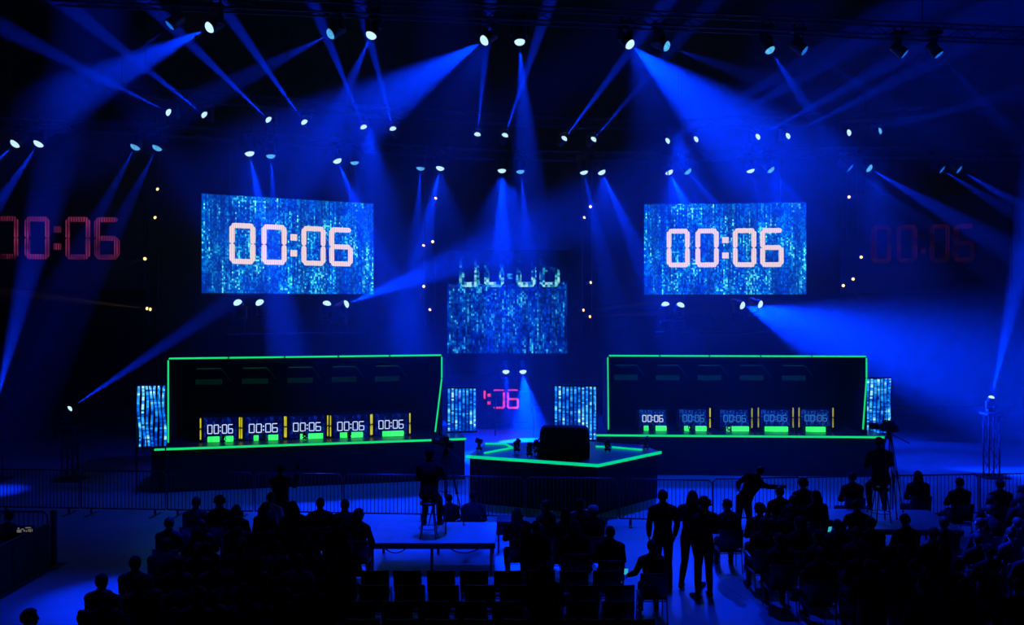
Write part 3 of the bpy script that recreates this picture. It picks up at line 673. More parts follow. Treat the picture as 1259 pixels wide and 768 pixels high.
def figure(pelvis, lean, legs, arms, headyaw=0, headpitch=0, turn=0, female=False):
    """legs: [(knee, ankle, toe dir)] left/right in body space; arms: [(elbow, wrist, curl)] in torso space (x right, y forward, z up from the neck base)"""
    pel = Vector(pelvis); u = Vector(lean).normalized(); rt = Matrix.Rotation(turn, 3, 'Z') @ Vector((1, 0, 0)); rt = (rt - u * rt.dot(u)).normalized(); fw = u.cross(rt)
    def T(x, y, z): return pel + rt * x + fw * y + u * z
    bones = []   # (a, b, ra, rb, region)
    mb = MB(); sw = .185 if not female else .165
    # torso as a lofted elliptical tube
    secs = [(-.09, .13, .10, 0), (-.02, .165, .115, 0), (.06, .16, .11, 0), (.17, .14 if not female else .125, .10, .0), (.28, .155, .11, .0), (.38, .17, .115, -.005), (.46, .172, .10, -.01), (.515, .135, .078, -.015), (.555, .078, .064, -.01), (.60, .060, .060, .0)]
    ring = []
    for z, a, b, y in secs:
        for k in range(18):
            an = 2 * PI * k / 18; ring.append(T(a * math.cos(an), y + b * math.sin(an), z))
    n = 18; mb.add(ring, [(i * n + k, i * n + (k + 1) % n, (i + 1) * n + (k + 1) % n, (i + 1) * n + k) for i in range(len(secs) - 1) for k in range(n)] + [tuple(range(n)), tuple(range(n * (len(secs) - 1), n * len(secs)))])
    bones += [(T(0, 0, -.05), T(0, 0, .17), .12, .12, 'hip'), (T(0, 0, .17), T(0, 0, .46), .13, .14, 'torso'), (T(0, 0, .56), T(0, .01, .62), .05, .05, 'neck')]
    hc = T(0, .028, .705)
    HR = Matrix((rt, fw, u)).transposed() @ Euler((headpitch, 0, headyaw)).to_matrix()
    if True:
        hz = Vector((0, 0, 1)); Ru = HR
    def Hh(x, y, z): return hc + HR @ Vector((x, y, z))
    mb.tube([T(0, -.005, .50), T(0, -.002, .58), Hh(0, -.012, -.03)], [.070, .060, .060], 12)
    mb.ell(Hh(0, -.012, .025), (.074, .094, .088), 16, 10, HR); mb.ell(Hh(0, .022, -.045), (.058, .062, .068), 14, 9, HR); mb.ell(Hh(0, .045, -.09), (.032, .03, .022), 10, 7, HR)
    mb.tube([Hh(0, .080, .012), Hh(0, .099, -.022), Hh(0, .102, -.034)], [.010, .013, .012], 8)          # nose
    mb.ell(Hh(0, .082, -.066), (.024, .010, .009), 10, 6, HR)                                              # lips
    for s in (-1, 1):
        mb.ell(Hh(s * .077, -.005, -.012), (.011, .020, .032), 10, 7, HR)                                  # ears
        mb.ell(Hh(s * .032, .078, .020), (.024, .012, .008), 8, 6, HR)                                      # brow
        mb.ell(Hh(s * .031, .076, .002), (.013, .011, .010), 8, 6, HR)                                      # eye
    bones.append((Hh(0, 0, .03), Hh(0, .02, -.06), .085, .06, 'head'))
    for s, (kn, an, toe) in zip((-1, 1), legs):
        hip = T(s * .09, 0, -.02); kn, an, toe = Vector(kn), Vector(an), Vector(toe).normalized()
        mb.cap_bone(hip, kn, .088, .058); mb.cap_bone(kn, kn.lerp(an, .35), .055, .056); mb.cap_bone(kn.lerp(an, .35), an, .056, .036)
        heel = an - toe * .055 + Vector((0, 0, -.05)); ball = an + toe * .13 + Vector((0, 0, -.058)); tip = an + toe * .19 + Vector((0, 0, -.062))
        mb.tube([heel, an + toe * .01 + Vector((0, 0, -.035)), ball, tip], [.034, .045, .036, .022], 10); mb.cap_bone(an, an + Vector((0, 0, -.04)), .037, .036)
        bones += [(hip, kn, .085, .058, 'thigh'), (kn, an, .055, .036, 'shin'), (heel, tip, .035, .025, 'foot')]
    hands = []
    for s, (el, wr, curl) in zip((-1, 1), arms):
        sh = T(s * sw, -.01, .475); el = T(el[0] * 1, el[1], el[2] + .55); wr = T(wr[0], wr[1], wr[2] + .55)
        mb.cap_bone(T(s * .05, -.012, .545), T(s * sw * .92, -.012, .495), .05, .056); mb.ell(sh, (.064, .064, .066), 12, 8); mb.cap_bone(sh, el, .055, .041); mb.cap_bone(el, el.lerp(wr, .3), .041, .042); mb.cap_bone(el.lerp(wr, .3), wr, .042, .028)
        fd = (wr - el).normalized(); pn = -rt * s * .7 - u * .5 + fw * .2
        hand_geo(mb, wr, fd, pn, s, curl); hands.append(wr + fd * .10)
        bones += [(sh, el, .055, .042, 'upper_arm'), (el, wr, .042, .03, 'forearm'), (wr + fd * .02, wr + fd * .16, .03, .03, 'hand')]
    # one continuous surface
    tmp = bpy.data.objects.new('tmp', mb.mesh('tmp', None)); COL.objects.link(tmp)
    r = tmp.modifiers.new('r', 'REMESH'); r.mode = 'VOXEL'; r.voxel_size = .0105; r.use_smooth_shade = True
    sm = tmp.modifiers.new('s', 'SMOOTH'); sm.factor = .5; sm.iterations = 2
    dg = bpy.context.evaluated_depsgraph_get(); dg.update()
    me = bpy.data.meshes.new_from_object(tmp.evaluated_get(dg)); bpy.data.objects.remove(tmp)
    me.name = 'body'; me.materials.clear(); me.materials.append(M['skin'])
    co = np.empty(len(me.vertices) * 3); me.vertices.foreach_get('co', co); co = co.reshape(-1, 3)
    no = np.empty(len(me.vertices) * 3); me.vertex_normals.foreach_get('vector', no); no = no.reshape(-1, 3)
    best = np.full(len(co), 1e9); reg = np.zeros(len(co), int); names = []
    for a, b, ra, rb, nm in bones:
        if nm not in names: names.append(nm)
        A = np.array(a); Bv = np.array(b) - A; t = np.clip(((co - A) @ Bv) / (Bv @ Bv), 0, 1)
        dd = np.linalg.norm(co - A - t[:, None] * Bv, axis=1) / (ra + (rb - ra) * t)
        m = dd < best; best[m] = dd[m]; reg[m] = names.index(nm)
    polys = [tuple(p.vertices) for p in me.polygons]
    def garment(nm, regs, off):
        ids = {names.index(x) for x in regs}; ok = np.isin(reg, list(ids))
        fs = [p for p in polys if all(ok[i] for i in p)]; used = sorted({i for p in fs for i in p}); mp = {j: k for k, j in enumerate(used)}
        g = bpy.data.meshes.new(nm); inn = co[used] + no[used] * .002; outv = co[used] + no[used] * off; nn = len(used)
        F_ = [tuple(mp[i] for i in p) for p in fs]
        from collections import Counter
        ec = Counter(); 
        for p in F_:
            for i in range(len(p)): ec[(p[i], p[(i + 1) % len(p)])] += 1
        rim = [(a, b) for (a, b) in ec if (b, a) not in ec]
        g.from_pydata([tuple(v) for v in outv] + [tuple(v) for v in inn], [], F_ + [(b, a, a + nn, b + nn) for a, b in rim])
        g.polygons.foreach_set('use_smooth', [True] * len(g.polygons)); g.materials.append(M['c0']); return g
    return dict(body=me, shirt=garment('shirt', ('torso', 'upper_arm', 'forearm', 'hip'), .013), trousers=garment('trousers', ('thigh', 'shin'), .010), shoes=garment('shoes', ('foot',), .009),
                head=Matrix.Translation(hc) @ HR.to_4x4(), hands=hands)

def hair_mesh(kind):
    bm = bmesh.new(); bmesh.ops.create_uvsphere(bm, u_segments=24, v_segments=16, radius=1)
    rnd = random.Random(3)
    for v in bm.verts:
        x, y, z = v.co; k = 1 + .02 * math.sin(9 * x + 7 * z) * math.cos(8 * y)
        v.co = Vector((x * .086 * k, -.014 + y * .108 * k, .028 + z * .104 * k))
    dele = [v for v in bm.verts if (v.co.y > .055 and v.co.z < .075) or (v.co.z < (-.045 if kind == 'short' else -.06)) or (v.co.y > -.0 and v.co.z < -.01) or (kind == 'short' and v.co.y > -.035 and v.co.z < .0 and abs(v.co.x) > .06)]
    bmesh.ops.delete(bm, geom=dele, context='VERTS')
    me = bpy.data.meshes.new('hair'); bm.to_mesh(me); bm.free()
    mb = MB(); mb.v = [tuple(v.co) for v in me.vertices]; mb.f = [tuple(p.vertices) for p in me.polygons]
    inner = [tuple(Vector(v) * .93) for v in mb.v]; nn = len(mb.v); e = {}
    for p in mb.f:
        for i in range(len(p)): e[(p[i], p[(i + 1) % len(p)])] = 1
    rim = [(a, b) for a, b in e if (b, a) not in e]; ff = list(mb.f)
    mb.v += inner; mb.f += [tuple(reversed([i + nn for i in p])) for p in ff] + [(b, a, a + nn, b + nn) for a, b in rim]
    if kind == 'long':
        for q in np.linspace(-1, 1, 9):
            x = q * .082; y = -.045 - .055 * math.sqrt(max(0, 1 - q * q)) + (.03 if abs(q) > .8 else 0); L = .30 + .03 * math.cos(q * 7)
            mb.tube([(x * .8, y * .7, .06), (x, y - .005, -.02), (x * 1.12, y - .012, -.14), (x * 1.15, y - .01, -.06 - L * .7), (x * .95, y, -.06 - L)], [.02, .026, .028, .024, .006], 8)
    if kind == 'bun': mb.ell((0, -.10, .10), (.042, .040, .040), 12, 8); mb.ell((0, -.085, .08), (.05, .04, .03), 12, 8)
    if kind == 'pony': mb.tube([(0, -.11, .06), (0, -.16, .05), (0, -.175, -.05), (0, -.155, -.16), (0, -.15, -.22)], [.022, .03, .034, .026, .006], 10)
    if kind == 'curly':
        for k in range(70):
            a, b = rnd.uniform(0, 2 * PI), rnd.uniform(-.35, 1); q = math.sqrt(1 - b * b) if b > 0 else 1
            y = -.014 + .112 * q * math.sin(a)
            if y > .05 and b < .55: continue
            mb.ell((.092 * q * math.cos(a), y, .03 + .105 * b), (.024,) * 3, 7, 5)
    return mb.mesh('hair', 'hair', True)
HAIR = {k: hair_mesh(k) for k in ('short', 'long', 'bun', 'pony', 'curly')}
cmb = MB().lathe([(.098, .03), (.10, .06), (.092, .105), (.06, .135), (.01, .145)], 20, Matrix.Diagonal((.93, 1.1, 1, 1)) @ Matrix.Translation((0, -.01, 0)))
bv = []
for k in range(9):
    a = PI * (k / 8); bv.append((.080 * math.cos(a), .075 + .085 * math.sin(a)))
cmb.prism(bv, .034, .042)
CAP = cmb.mesh('cap', 'cw', True)

SEATED_LEGS = [((-.13, .44, .50), (-.14, .46, .095), (-.1, 1, 0)), ((.13, .44, .50), (.14, .45, .095), (.12, 1, 0))]
SIT = (0, .0, .568)
POSES = {
 'lap': figure(SIT, (0, -.06, 1), SEATED_LEGS, [((-.24, .06, -.34), (-.08, .30, -.42), .5), ((.24, .06, -.34), (.08, .30, -.41), .5)]),
 'phone': figure(SIT, (0, .05, 1), SEATED_LEGS, [((-.23, .10, -.32), (-.07, .33, -.26), .8), ((.23, .10, -.32), (.08, .33, -.25), .8)], 0, -.35),
 'lean': figure(SIT, (0, .42, 1), [((-.16, .44, .50), (-.15, .40, .095), (-.2, 1, 0)), ((.16, .44, .50), (.17, .47, .095), (.2, 1, 0))], [((-.23, .18, -.26), (-.05, .36, -.22), .9), ((.23, .18, -.26), (.05, .36, -.21), .9)], 0, .25),
 'turnl': figure(SIT, (-.05, -.04, 1), SEATED_LEGS, [((-.26, .05, -.33), (-.12, .28, -.42), .5), ((.25, .08, -.33), (.05, .30, -.40), .5)], .7, 0, .15, True),
 'turnr': figure(SIT, (.05, -.03, 1), SEATED_LEGS, [((-.24, .06, -.34), (-.04, .30, -.40), .5), ((.27, .03, -.33), (.12, .27, -.42), .5)], -.75, 0, -.15, True),
 'crossed': figure(SIT, (0, -.10, 1), [((-.08, .45, .51), (-.03, .50, .12), (-.1, 1, 0)), ((.06, .44, .58), (-.14, .58, .36), (-.5, 1, -.2))], [((-.25, .08, -.30), (.06, .20, -.28), .4), ((.25, .08, -.30), (-.05, .23, -.25), .4)]),
 'stand': figure((0, 0, .94), (0, .0, 1), [((-.10, .02, .50), (-.11, -.02, .095), (-.25, 1, 0)), ((.10, .02, .50), (.12, -.01, .095), (.25, 1, 0))], [((-.25, -.03, -.30), (-.23, .07, -.53), .35), ((.25, -.03, -.30), (.23, .07, -.53), .35)]),
 'folded': figure((0, 0, .94), (0, -.02, 1), [((-.12, .02, .50), (-.14, -.02, .095), (-.25, 1, 0)), ((.10, .02, .50), (.12, .01, .095), (.25, 1, 0))], [((-.27, .03, -.28), (.02, .20, -.30), .4), ((.27, .03, -.28), (-.02, .23, -.26), .4)], .25, -.1),
 'stride': figure((0, 0, .93), (.03, .03, 1), [((-.10, -.02, .50), (-.13, -.14, .11), (-.1, 1, 0)), ((.10, .12, .50), (.13, .10, .095), (.3, 1, 0))], [((-.24, .10, -.28), (-.20, .30, -.16), .8), ((.26, -.02, -.29), (.28, .05, -.52), .4)], .35, -.15),
 'filming': figure((0, 0, .94), (0, -.03, 1), [((-.09, .02, .50), (-.10, -.02, .095), (-.2, 1, 0)), ((.09, .02, .50), (.11, -.01, .095), (.2, 1, 0))], [((-.22, .10, -.29), (-.06, .30, -.10), .6), ((.24, .14, -.18), (.20, .34, .02), .8)]),
 'reach': figure((0, 0, .93), (.62, .12, 1), [((-.12, .02, .50), (-.14, -.02, .095), (-.25, 1, 0)), ((.12, .02, .50), (.18, .0, .095), (.25, 1, 0))], [((-.26, .10, -.30), (-.16, .30, -.38), .4), ((.36, .08, -.02), (.60, .14, .12), .3)], -.2, .1, 0, False),
 'stool': figure((0, 0, .80), (0, .14, 1), [((-.13, .36, .62), (-.14, .24, .24), (-.1, 1, -.1)), ((.13, .36, .62), (.15, .26, .24), (.15, 1, -.1))], [((-.23, .12, -.28), (-.06, .38, -.18), .8), ((.26, .16, -.25), (.16, .42, -.10), .8)], 0, .05),
 'floor': figure((0, 0, .20), (0, .08, 1), [((-.30, .28, .24), (-.05, .32, .10), (-.8, .5, 0)), ((.30, .28, .24), (.06, .40, .10), (.8, .4, 0))], [((-.24, .08, -.32), (-.12, .32, -.42), .5), ((.24, .08, -.32), (.12, .32, -.42), .5)]),
 'sidephone': figure(SIT, (0, .02, 1), SEATED_LEGS, [((-.29, .04, -.30), (-.38, .26, -.40), .7), ((.23, .10, -.32), (.08, .33, -.38), .5)], .15, -.25),
 'gesture': figure(SIT, (.08, .12, 1), SEATED_LEGS, [((-.30, .12, -.20), (-.34, .36, -.12), .3), ((.26, .14, -.28), (.14, .38, -.20), .3)], .4, 0, .1, True),
}
PR = random.Random(5)
CLOTH = ['c0', 'c0', 'c1', 'c2', 'c0', 'c3', 'c1']
def person(pose, x, y, z, rz, label, group=None, hair='short', cap=False, shirt=None, sc=1.0, hcol='hair', trou=None, capmat='cw'):
    p = POSES[pose]; r = root('person', (x, y, z), rz, label, 'person', group); r.scale = (sc,) * 3
    link('body', p['body'], r)
    for nm, mt in (('shirt', shirt or PR.choice(CLOTH)), ('trousers', trou or PR.choice(['jean', 'c0', 'c1'])), ('shoes', 'shoe')):
        o = link(nm, p[nm], r); o.material_slots[0].link = 'OBJECT'; o.material_slots[0].material = M[mt]
    h = link('hair', HAIR[hair], r, p['head'])
    if hcol != 'hair': h.material_slots[0].link = 'OBJECT'; h.material_slots[0].material = M[hcol]
    if cap:
        q = link('cap', CAP, r, p['head']); q.material_slots[0].link = 'OBJECT'; q.material_slots[0].material = M[capmat]
    return r
def hand_world(r, pose, k=1):
    return Matrix.Translation(r.location) @ Matrix.Rotation(r.rotation_euler.z, 4, 'Z') @ (POSES[pose]['hands'][k] * r.scale[0])

# ------------------------------------------------------------------ chairs
seat_me = MB().box((0, .10, .415), (.45, .44, .04), .018).mesh('seat', 'chair', True)
bk = MB()
vs_, L_ = [], 9
for i in range(L_):
    x = -.23 + .46 * i / (L_ - 1); cur = -.035 * (1 - (x / .23) ** 2)
    for z, dy in ((.50, .01), (.84, -.05), (.87, -.052)):
        ins = .02 if z > .85 else 0
        for th in (-.011, .011): vs_.append((x * (1 - ins), -.17 + cur + dy + th, z))
fs_ = []
for i in range(L_ - 1):
    a, b = i * 6, i * 6 + 6
    for j in (0, 2): fs_ += [(a + j, b + j, b + j + 2, a + j + 2), (a + j + 1, a + j + 3, b + j + 3, b + j + 1)]
    fs_ += [(a, a + 1, b + 1, b), (a + 4, b + 4, b + 5, a + 5)]
fs_ += [(0, 2, 3, 1), (2, 4, 5, 3), (48, 49, 51, 50), (50, 51, 53, 52)]
back_me = bk.add(vs_, fs_).mesh('backrest', 'chair', True)
def leg_me_(pts): return MB().tube(pts, .011, 6).mesh('leg', 'chairm', True)
legs_me = [leg_me_([(s * .21, .28, .43), (s * .22, .31, 0)]) for s in (-1, 1)] + [leg_me_([(s * .21, -.22, .80), (s * .21, -.15, .45), (s * .22, -.20, 0)]) for s in (-1, 1)]
bar_me = MB().tube([(-.21, .0, .38), (-.21, .28, .38), (.21, .28, .38), (.21, -.13, .38), (-.21, -.13, .38), (-.21, .02, .38)], .010, 6).mesh('seat_frame', 'chairm', True)
def make_chair():
    r = root('conference_chair', (0, 0, 0), 0, 'black chair', 'chair')
    link('seat', seat_me, r); link('backrest', back_me, r); link('seat_frame', bar_me, r)
    for m in legs_me: link('leg', m, r)
    return r
chair0 = make_chair(); index_kids(chair0); used0 = []
def chair(x, y, rz, label, group):
    c = chair0 if not used0 else copy_tree(chair0); used0.append(1)
    c.location = (x, y, 0); c.rotation_euler = (0, 0, rz); c['label'] = label; c['group'] = group; return c

# ------------------------------------------------------------------ camera platforms, stools, tripods, cameras
def stage_deck(x0, x1, y0, y1, h, mat, label, skew=0):
    cx, cy = (x0 + x1) / 2, (y0 + y1) / 2; w, d = x1 - x0, y1 - y0
    r = root('camera_platform', (cx, cy, 0), skew, label, 'platform')
    MB().box((0, 0, h - .015), (w, d, .03), .006).build('deck', mat, r)
    MB().box((0, -d / 2 + .02, h - .075), (w - .02, .04, .09), .006).box((0, d / 2 - .02, h - .075), (w - .02, .04, .09), .006).box((-w / 2 + .02, 0, h - .075), (.04, d - .08, .09), .006).box((w / 2 - .02, 0, h - .075), (.04, d - .08, .09), .006).build('edge_frame', 'fix', r)
    nx = 3
    for i in range(nx):
        for j in (-1, 1): MB().tube([(-w / 2 + .08 + (w - .16) * i / (nx - 1), j * (d / 2 - .08), 0), (-w / 2 + .08 + (w - .16) * i / (nx - 1), j * (d / 2 - .08), h - .03)], .028, 8).build('leg', 'fix', r)
    return r
PH = .64
pA = stage_deck((452 - CX) / F * 17.07, (609 - CX) / F * 17.07, 17.07, 18.72, PH, 'deckw', 'pale topped camera platform on black legs left of centre, behind the empty chairs')
pB = stage_deck((1012 - CX) / F * 19.4, (1172 - CX) / F * 18.6, 18.1, 19.9, PH, 'deckw', 'dim camera platform on black legs within the right audience block', -.06)
def stool(x, y, z, label):
    r = root('tall_stool', (x, y, z), 0, label, 'stool')
    MB().lathe([(.16, .655), (.18, .665), (.18, .70), (.165, .715), (.02, .72)], 18).build('seat', 'chair', r, True)
    for k in range(4):
        a = PI / 4 + k * PI / 2; MB().tube([(.12 * math.cos(a), .12 * math.sin(a), .66), (.22 * math.cos(a), .22 * math.sin(a), 0)], .013, 6).build('leg', 'chairm', r)
    MB().tube([(.195 * math.cos(a), .195 * math.sin(a), .20) for a in np.linspace(0, 2 * PI, 21)], .009, 6).build('foot_ring', 'chairm', r)
def tripod(x, y, z, h, label, clabel, rz=0, spread=.42):
    r = root('tripod', (x, y, z), rz, label, 'tripod')
    for k in range(3):
        a = PI / 2 + k * 2 * PI / 3 + .5; e = Vector((spread * math.cos(a), spread * math.sin(a), .0)); t = Vector((.05 * math.cos(a), .05 * math.sin(a), h - .1))
        lg = MB(); p = Vector((-math.sin(a), math.cos(a), 0)) * .022; m = t.lerp(e, .55)
        lg.tube([t + p, m + p], .012, 6).tube([t - p, m - p], .012, 6).tube([t.lerp(e, .45), e + Vector((0, 0, .02))], .013, 6).box(m, (.06, .05, .04), .01).lathe([(.022, 0), (.022, .02), (.012, .03)], 8, Matrix.Translation(e))
        lg.build('leg', 'fix', r)
    MB().tube([(.18 * math.cos(PI / 2 + k * 2 * PI / 3 + .5), .18 * math.sin(PI / 2 + k * 2 * PI / 3 + .5), h * .45) if k % 2 == 0 else (0, 0, h * .45) for k in (0, 1, 2, 1, 4)], .009, 5).build('spreader', 'fix', r)
    MB().lathe([(.06, h - .14), (.065, h - .09), (.05, h - .07), (.045, h - .03), (.055, h)], 14).build('fluid_head', 'fix', r, True)
    MB().tube([(.05, 0, h - .05), (.10, -.2, h - .12), (.12, -.42, h - .20)], .011, 6).build('pan_handle', 'fix', r)
    c = root('video_camera', (x, y, z + h), rz, clabel, 'camera')
    MB().box((0, .02, .09), (.13, .34, .17), .025).build('body', 'fix', c)
    ln = MB().lathe([(.05, 0), (.06, .02), (.062, .12), (.075, .13), (.08, .20), (.07, .20)], 16, Matrix.Translation((0, .18, .09)) @ Matrix.Rotation(-PI / 2, 4, 'X')).build('lens', 'fix', c, True)
    MB().box((0, .42, .09), (.17, .10, .13), .012).build('lens_hood', 'fix', c)
    MB().tube([(0, -.10, .17), (0, -.09, .24), (0, .10, .25), (0, .13, .17)], .014, 6).build('carry_handle', 'fix', c)
    MB().box((-.10, -.04, .21), (.05, .16, .07), .01).box((-.10, -.16, .21), (.14, .02, .10), .006).build('viewfinder', 'fix', c)
    MB().box((0, -.19, .09), (.09, .07, .13), .01).build('battery', 'fix', c)
    MB().tube([(.05, .02, .20), (.05, .22, .21)], .018, 8).build('microphone', 'fix', c)
ox, oy = (527 - CX) / F * 17.45, 17.45
stool(ox, oy, PH + .003, 'tall stool under the camera operator on the pale platform')
person('stool', ox, oy, PH + .02, -.12, 'camera operator seen from behind seated on a tall stool on the pale platform', None, 'short', True, 'c0', 1.06, capmat='c0')
tripod((548.5 - CX) / F * 18.2, 18.2, PH + .002, 1.64, 'black tripod standing on the pale camera platform left of centre', 'video camera on the tripod of the pale left platform', .6)
ox, oy = (1083 - CX) / F * 18.75, 18.75
stool(ox, oy, PH + .003, 'tall stool under the operator on the dim right platform')
person('stool', ox, oy, PH + .02, -.1, 'camera operator seated on a tall stool on the dim right platform', None, 'short', False, 'c1', 1.08)
tripod((1093 - CX) / F * 19.4, 19.4, PH + .002, 1.8, 'black tripod standing on the dim right camera platform', 'video camera on the tripod of the dim right platform', .5, .45)
bt = root('water_bottle', ((1115 - CX) / F * 18.5, 18.5, PH), 0, 'small clear water bottle standing on the dim right platform', 'bottle')
MB().lathe([(.03, 0), (.034, .01), (.034, .13), (.028, .15), (.032, .165), (.014, .20), (.014, .22)], 12).build('bottle_body', 'plastic', bt, True); MB().lathe([(.016, .215), (.016, .235), (.014, .237)], 10).build('cap', 'cw', bt)
# cables hanging under the pale platform
for i, (xa, xb) in enumerate(((470, 503), (548, 594))):
    a, b = Vector(((xa - CX) / F * 17.05, 17.03, .60)), Vector(((xb - CX) / F * 17.05, 17.03, .60)); pts = []
    for t in np.linspace(0, 1, 13): p = a.lerp(b, t); p.z -= .14 * 4 * t * (1 - t); pts.append(p)
    tag(MB().tube(pts, .012, 6).build('hanging_cable', 'fix', None, True), ('left' if not i else 'right') + ' black cable sagging from the front edge of the pale platform', 'cable')
# flight case style table right of the platform
fx = (616 - CX) / F * 18.9 + .16
ft = root('small_table', (fx, 18.9, 0), 0, 'small black draped table beside the right end of the pale platform', 'table')
MB().box((0, 0, .655), (.50, .55, .03), .006).build('table_top', 'case', ft); MB().box((0, -.27, .52), (.5, .02, .26), .004).build('drape', 'case', ft)
for sx in (-1, 1):
    for sy in (-1, 1): MB().tube([(sx * .21, sy * .23, 0), (sx * .21, sy * .23, .64)], .018, 6).build('leg', 'fix', ft)

# ------------------------------------------------------------------ crowd barriers in front of the stage
def barrier_meshes(L, h=1.1, nb=22):
    fr = MB().tube([(-L / 2, 0, .16), (-L / 2, 0, h - .08), (-L / 2 + .08, 0, h), (L / 2 - .08, 0, h), (L / 2, 0, h - .08), (L / 2, 0, .16), (-L / 2, 0, .16)], .019, 7)
    br = MB()
    for i in range(nb): x = -L / 2 + L * (i + 1) / (nb + 1); br.tube([(x, 0, .16), (x, 0, h)], .0085, 5)
    ft = [MB().box((s * L * .38, 0, .08), (.05, .02, .16)).box((s * L * .38, 0, .012), (.06, .55, .024), .004).mesh('foot', 'steel') for s in (-1, 1)]
    return fr.mesh('frame', 'steel', True), br.mesh('bar_infill', 'steel', True), ft
bfr, bin_, bft = barrier_meshes(2.17)
def barrier(x, y, rz, label, group):
    r = root('crowd_barrier', (x, y, 0), rz, label, 'barrier', group); link('frame', bfr, r); link('bar_infill', bin_, r)
    for m in bft: link('foot', m, r)
line = [Vector((-13.0, 22.3)), Vector((-2.4, 21.5)), Vector((3.7, 20.95)), Vector((14.6, 21.9))]
items = []; STEP = 2.225; seg = [(a, b, (b - a).length) for a, b in zip(line, line[1:])]; q = STEP / 2
while q < sum(l for _, _, l in seg) - STEP * .4:
    t = q
    for a, b, l in seg:
        if t <= l: items.append((a.lerp(b, t / l), math.atan2(b.y - a.y, b.x - a.x))); break
        t -= l
    q += STEP
for i, (p, rz) in enumerate(items): barrier(p.x, p.y, rz, f'steel crowd barrier in the row before the stage, {ordl(i, len(items))}', 'crowd barriers in front of the stage')
# side stand at far left
for i, x in enumerate((-10.36, -12.7)):
    barrier(x, 17.7, 0, ('steel crowd barrier with end post at far left beside the aisle' if not i else 'steel crowd barrier at far left cut by the frame edge'), 'crowd barriers at the far left')
ep = root('barrier_post', (-9.15, 17.7, 0), 0, 'thick black post at the end of the far left barrier', 'post')
MB().box((0, 0, .56), (.10, .10, 1.12), .01).build('post', 'fix', ep); MB().box((0, 0, .015), (.32, .4, .03), .008).build('base_plate', 'fix', ep)
hw = root('hoarding', (-9.12, 11, 0), 0, 'low dark hoarding with a thin top rail along the left aisle', 'hoarding')
for k in range(5): MB().box((0, .6 + k * 1.3, .45), (.06, 1.27, .90), .008).build('panel', 'riser', hw)
MB().tube([(0, 0, .93), (0, 6.5, .93)], .022, 8).build('top_rail', 'truss', hw); MB().box((.05, 3.25, .05), (.02, 6.5, .05), .004).build('kick_rail', 'truss', hw)
sg = root('printed_card', P(39, 655, 16.6), .1, 'small pale printed card on the far left hoarding rail', 'card')
sg.location = (-9.08, 16.55, .955)
MB().box((.0, 0, .075), (.33, .02, .15), .004).build('card', 'fix', sg)
prt = MB()
for k, (xx, zz, ww, hh) in enumerate([(-.11, .05, .08, .05), (-.05, .085, .05, .02), (-.02, .055, .03, .03), (.02, .05, .02, .035), (.06, .06, .02, .05), (.09, .055, .02, .06), (.12, .06, .015, .05), (.05, .11, .10, .02), (-.12, .10, .03, .03)]):
    prt.box((xx, -.011, zz), (ww, .004, hh))
prt.build('print', glow('emissive_print', (.35, .30, .26), .35), sg)  # print marks emit a dim glow of their own

# ------------------------------------------------------------------ audience
def px_at(px, y): return (px - CX) / F * y
SP = ['lap', 'phone', 'lean', 'turnl', 'turnr', 'crossed', 'lap']
HS = ['short', 'short', 'long', 'bun', 'short', 'pony', 'curly']
def seat_person(x, y, label, group, pose=None, hair=None, sc=None, clab=None, cgrp=None, rz=None, **k):
    if clab is None: clab = 'black chair under the ' + ' '.join(label.replace('dark silhouetted ', '').replace('holding a lit phone ', '').replace('with bluish lit forearm ', '').replace('with a tiny bright dot, immediately ', 'just ').replace('among the empty chairs in', 'in').replace('bluish lit ', '').split()[:12])
    rz = PR.uniform(-.12, .12) if rz is None else rz; sc = sc or PR.uniform(.95, 1.04)
    pose = pose or PR.choice(SP); hair = hair or PR.choice(HS)
    pp = person(pose, x, y, (1 - sc) * .45, rz, label, group, hair, sc=sc, **k)
    if clab: chair(x, y, rz * .3, clab, cgrp)
    return pp
# left block: the person at the aisle end of every row
rowsL = [11.1, 11.9, 12.7, 13.55, 14.4, 15.2, 16.0, 16.8, 17.6]
aisle = {11.1: None, 11.9: (132, 'nearest the camera on the left aisle, head just above the frame edge'), 12.7: None, 13.55: (168, 'broad shouldered, second along the left aisle'), 14.4: None, 15.2: None, 16.0: (209, 'seated alone against the bright aisle, hands in lap'), 16.8: None, 17.6: (240, 'at the far end of the left aisle with a bluish sleeve')}
lg = 'spectators in the unlit middle of the left block'
for ri, y in enumerate(rowsL):
    if aisle[y]: last = seat_person(px_at(aisle[y][0], y), y, 'dark silhouetted person ' + aisle[y][1], None, {3: 'crossed', 8: 'phone'}.get(ri, 'lap'), 'short', 1.0, f'black chair at the left aisle end, under the silhouette {["", "nearest the camera", "", "with broad shoulders", "", "", "seated alone", "", "farthest away"][ri]}', None)
    x0 = (px_at(aisle[y][0], y) + .62) if aisle[y] else -6.1 + .1 * ri + (.25 if ri % 2 else 0)
    if ri == 8: continue
    x = x0
    xe = min(px_at(462, y), -2.62)
    while x < xe:
        if PR.random() < .93 and not (ri == 7 and 1): seat_person(x + PR.uniform(-.04, .04), y, 'dark barely visible spectator seated inside the unlit left block', lg, clab='black chair hidden under a spectator in the unlit left block', cgrp='chairs under the left block spectators')
        x += .60
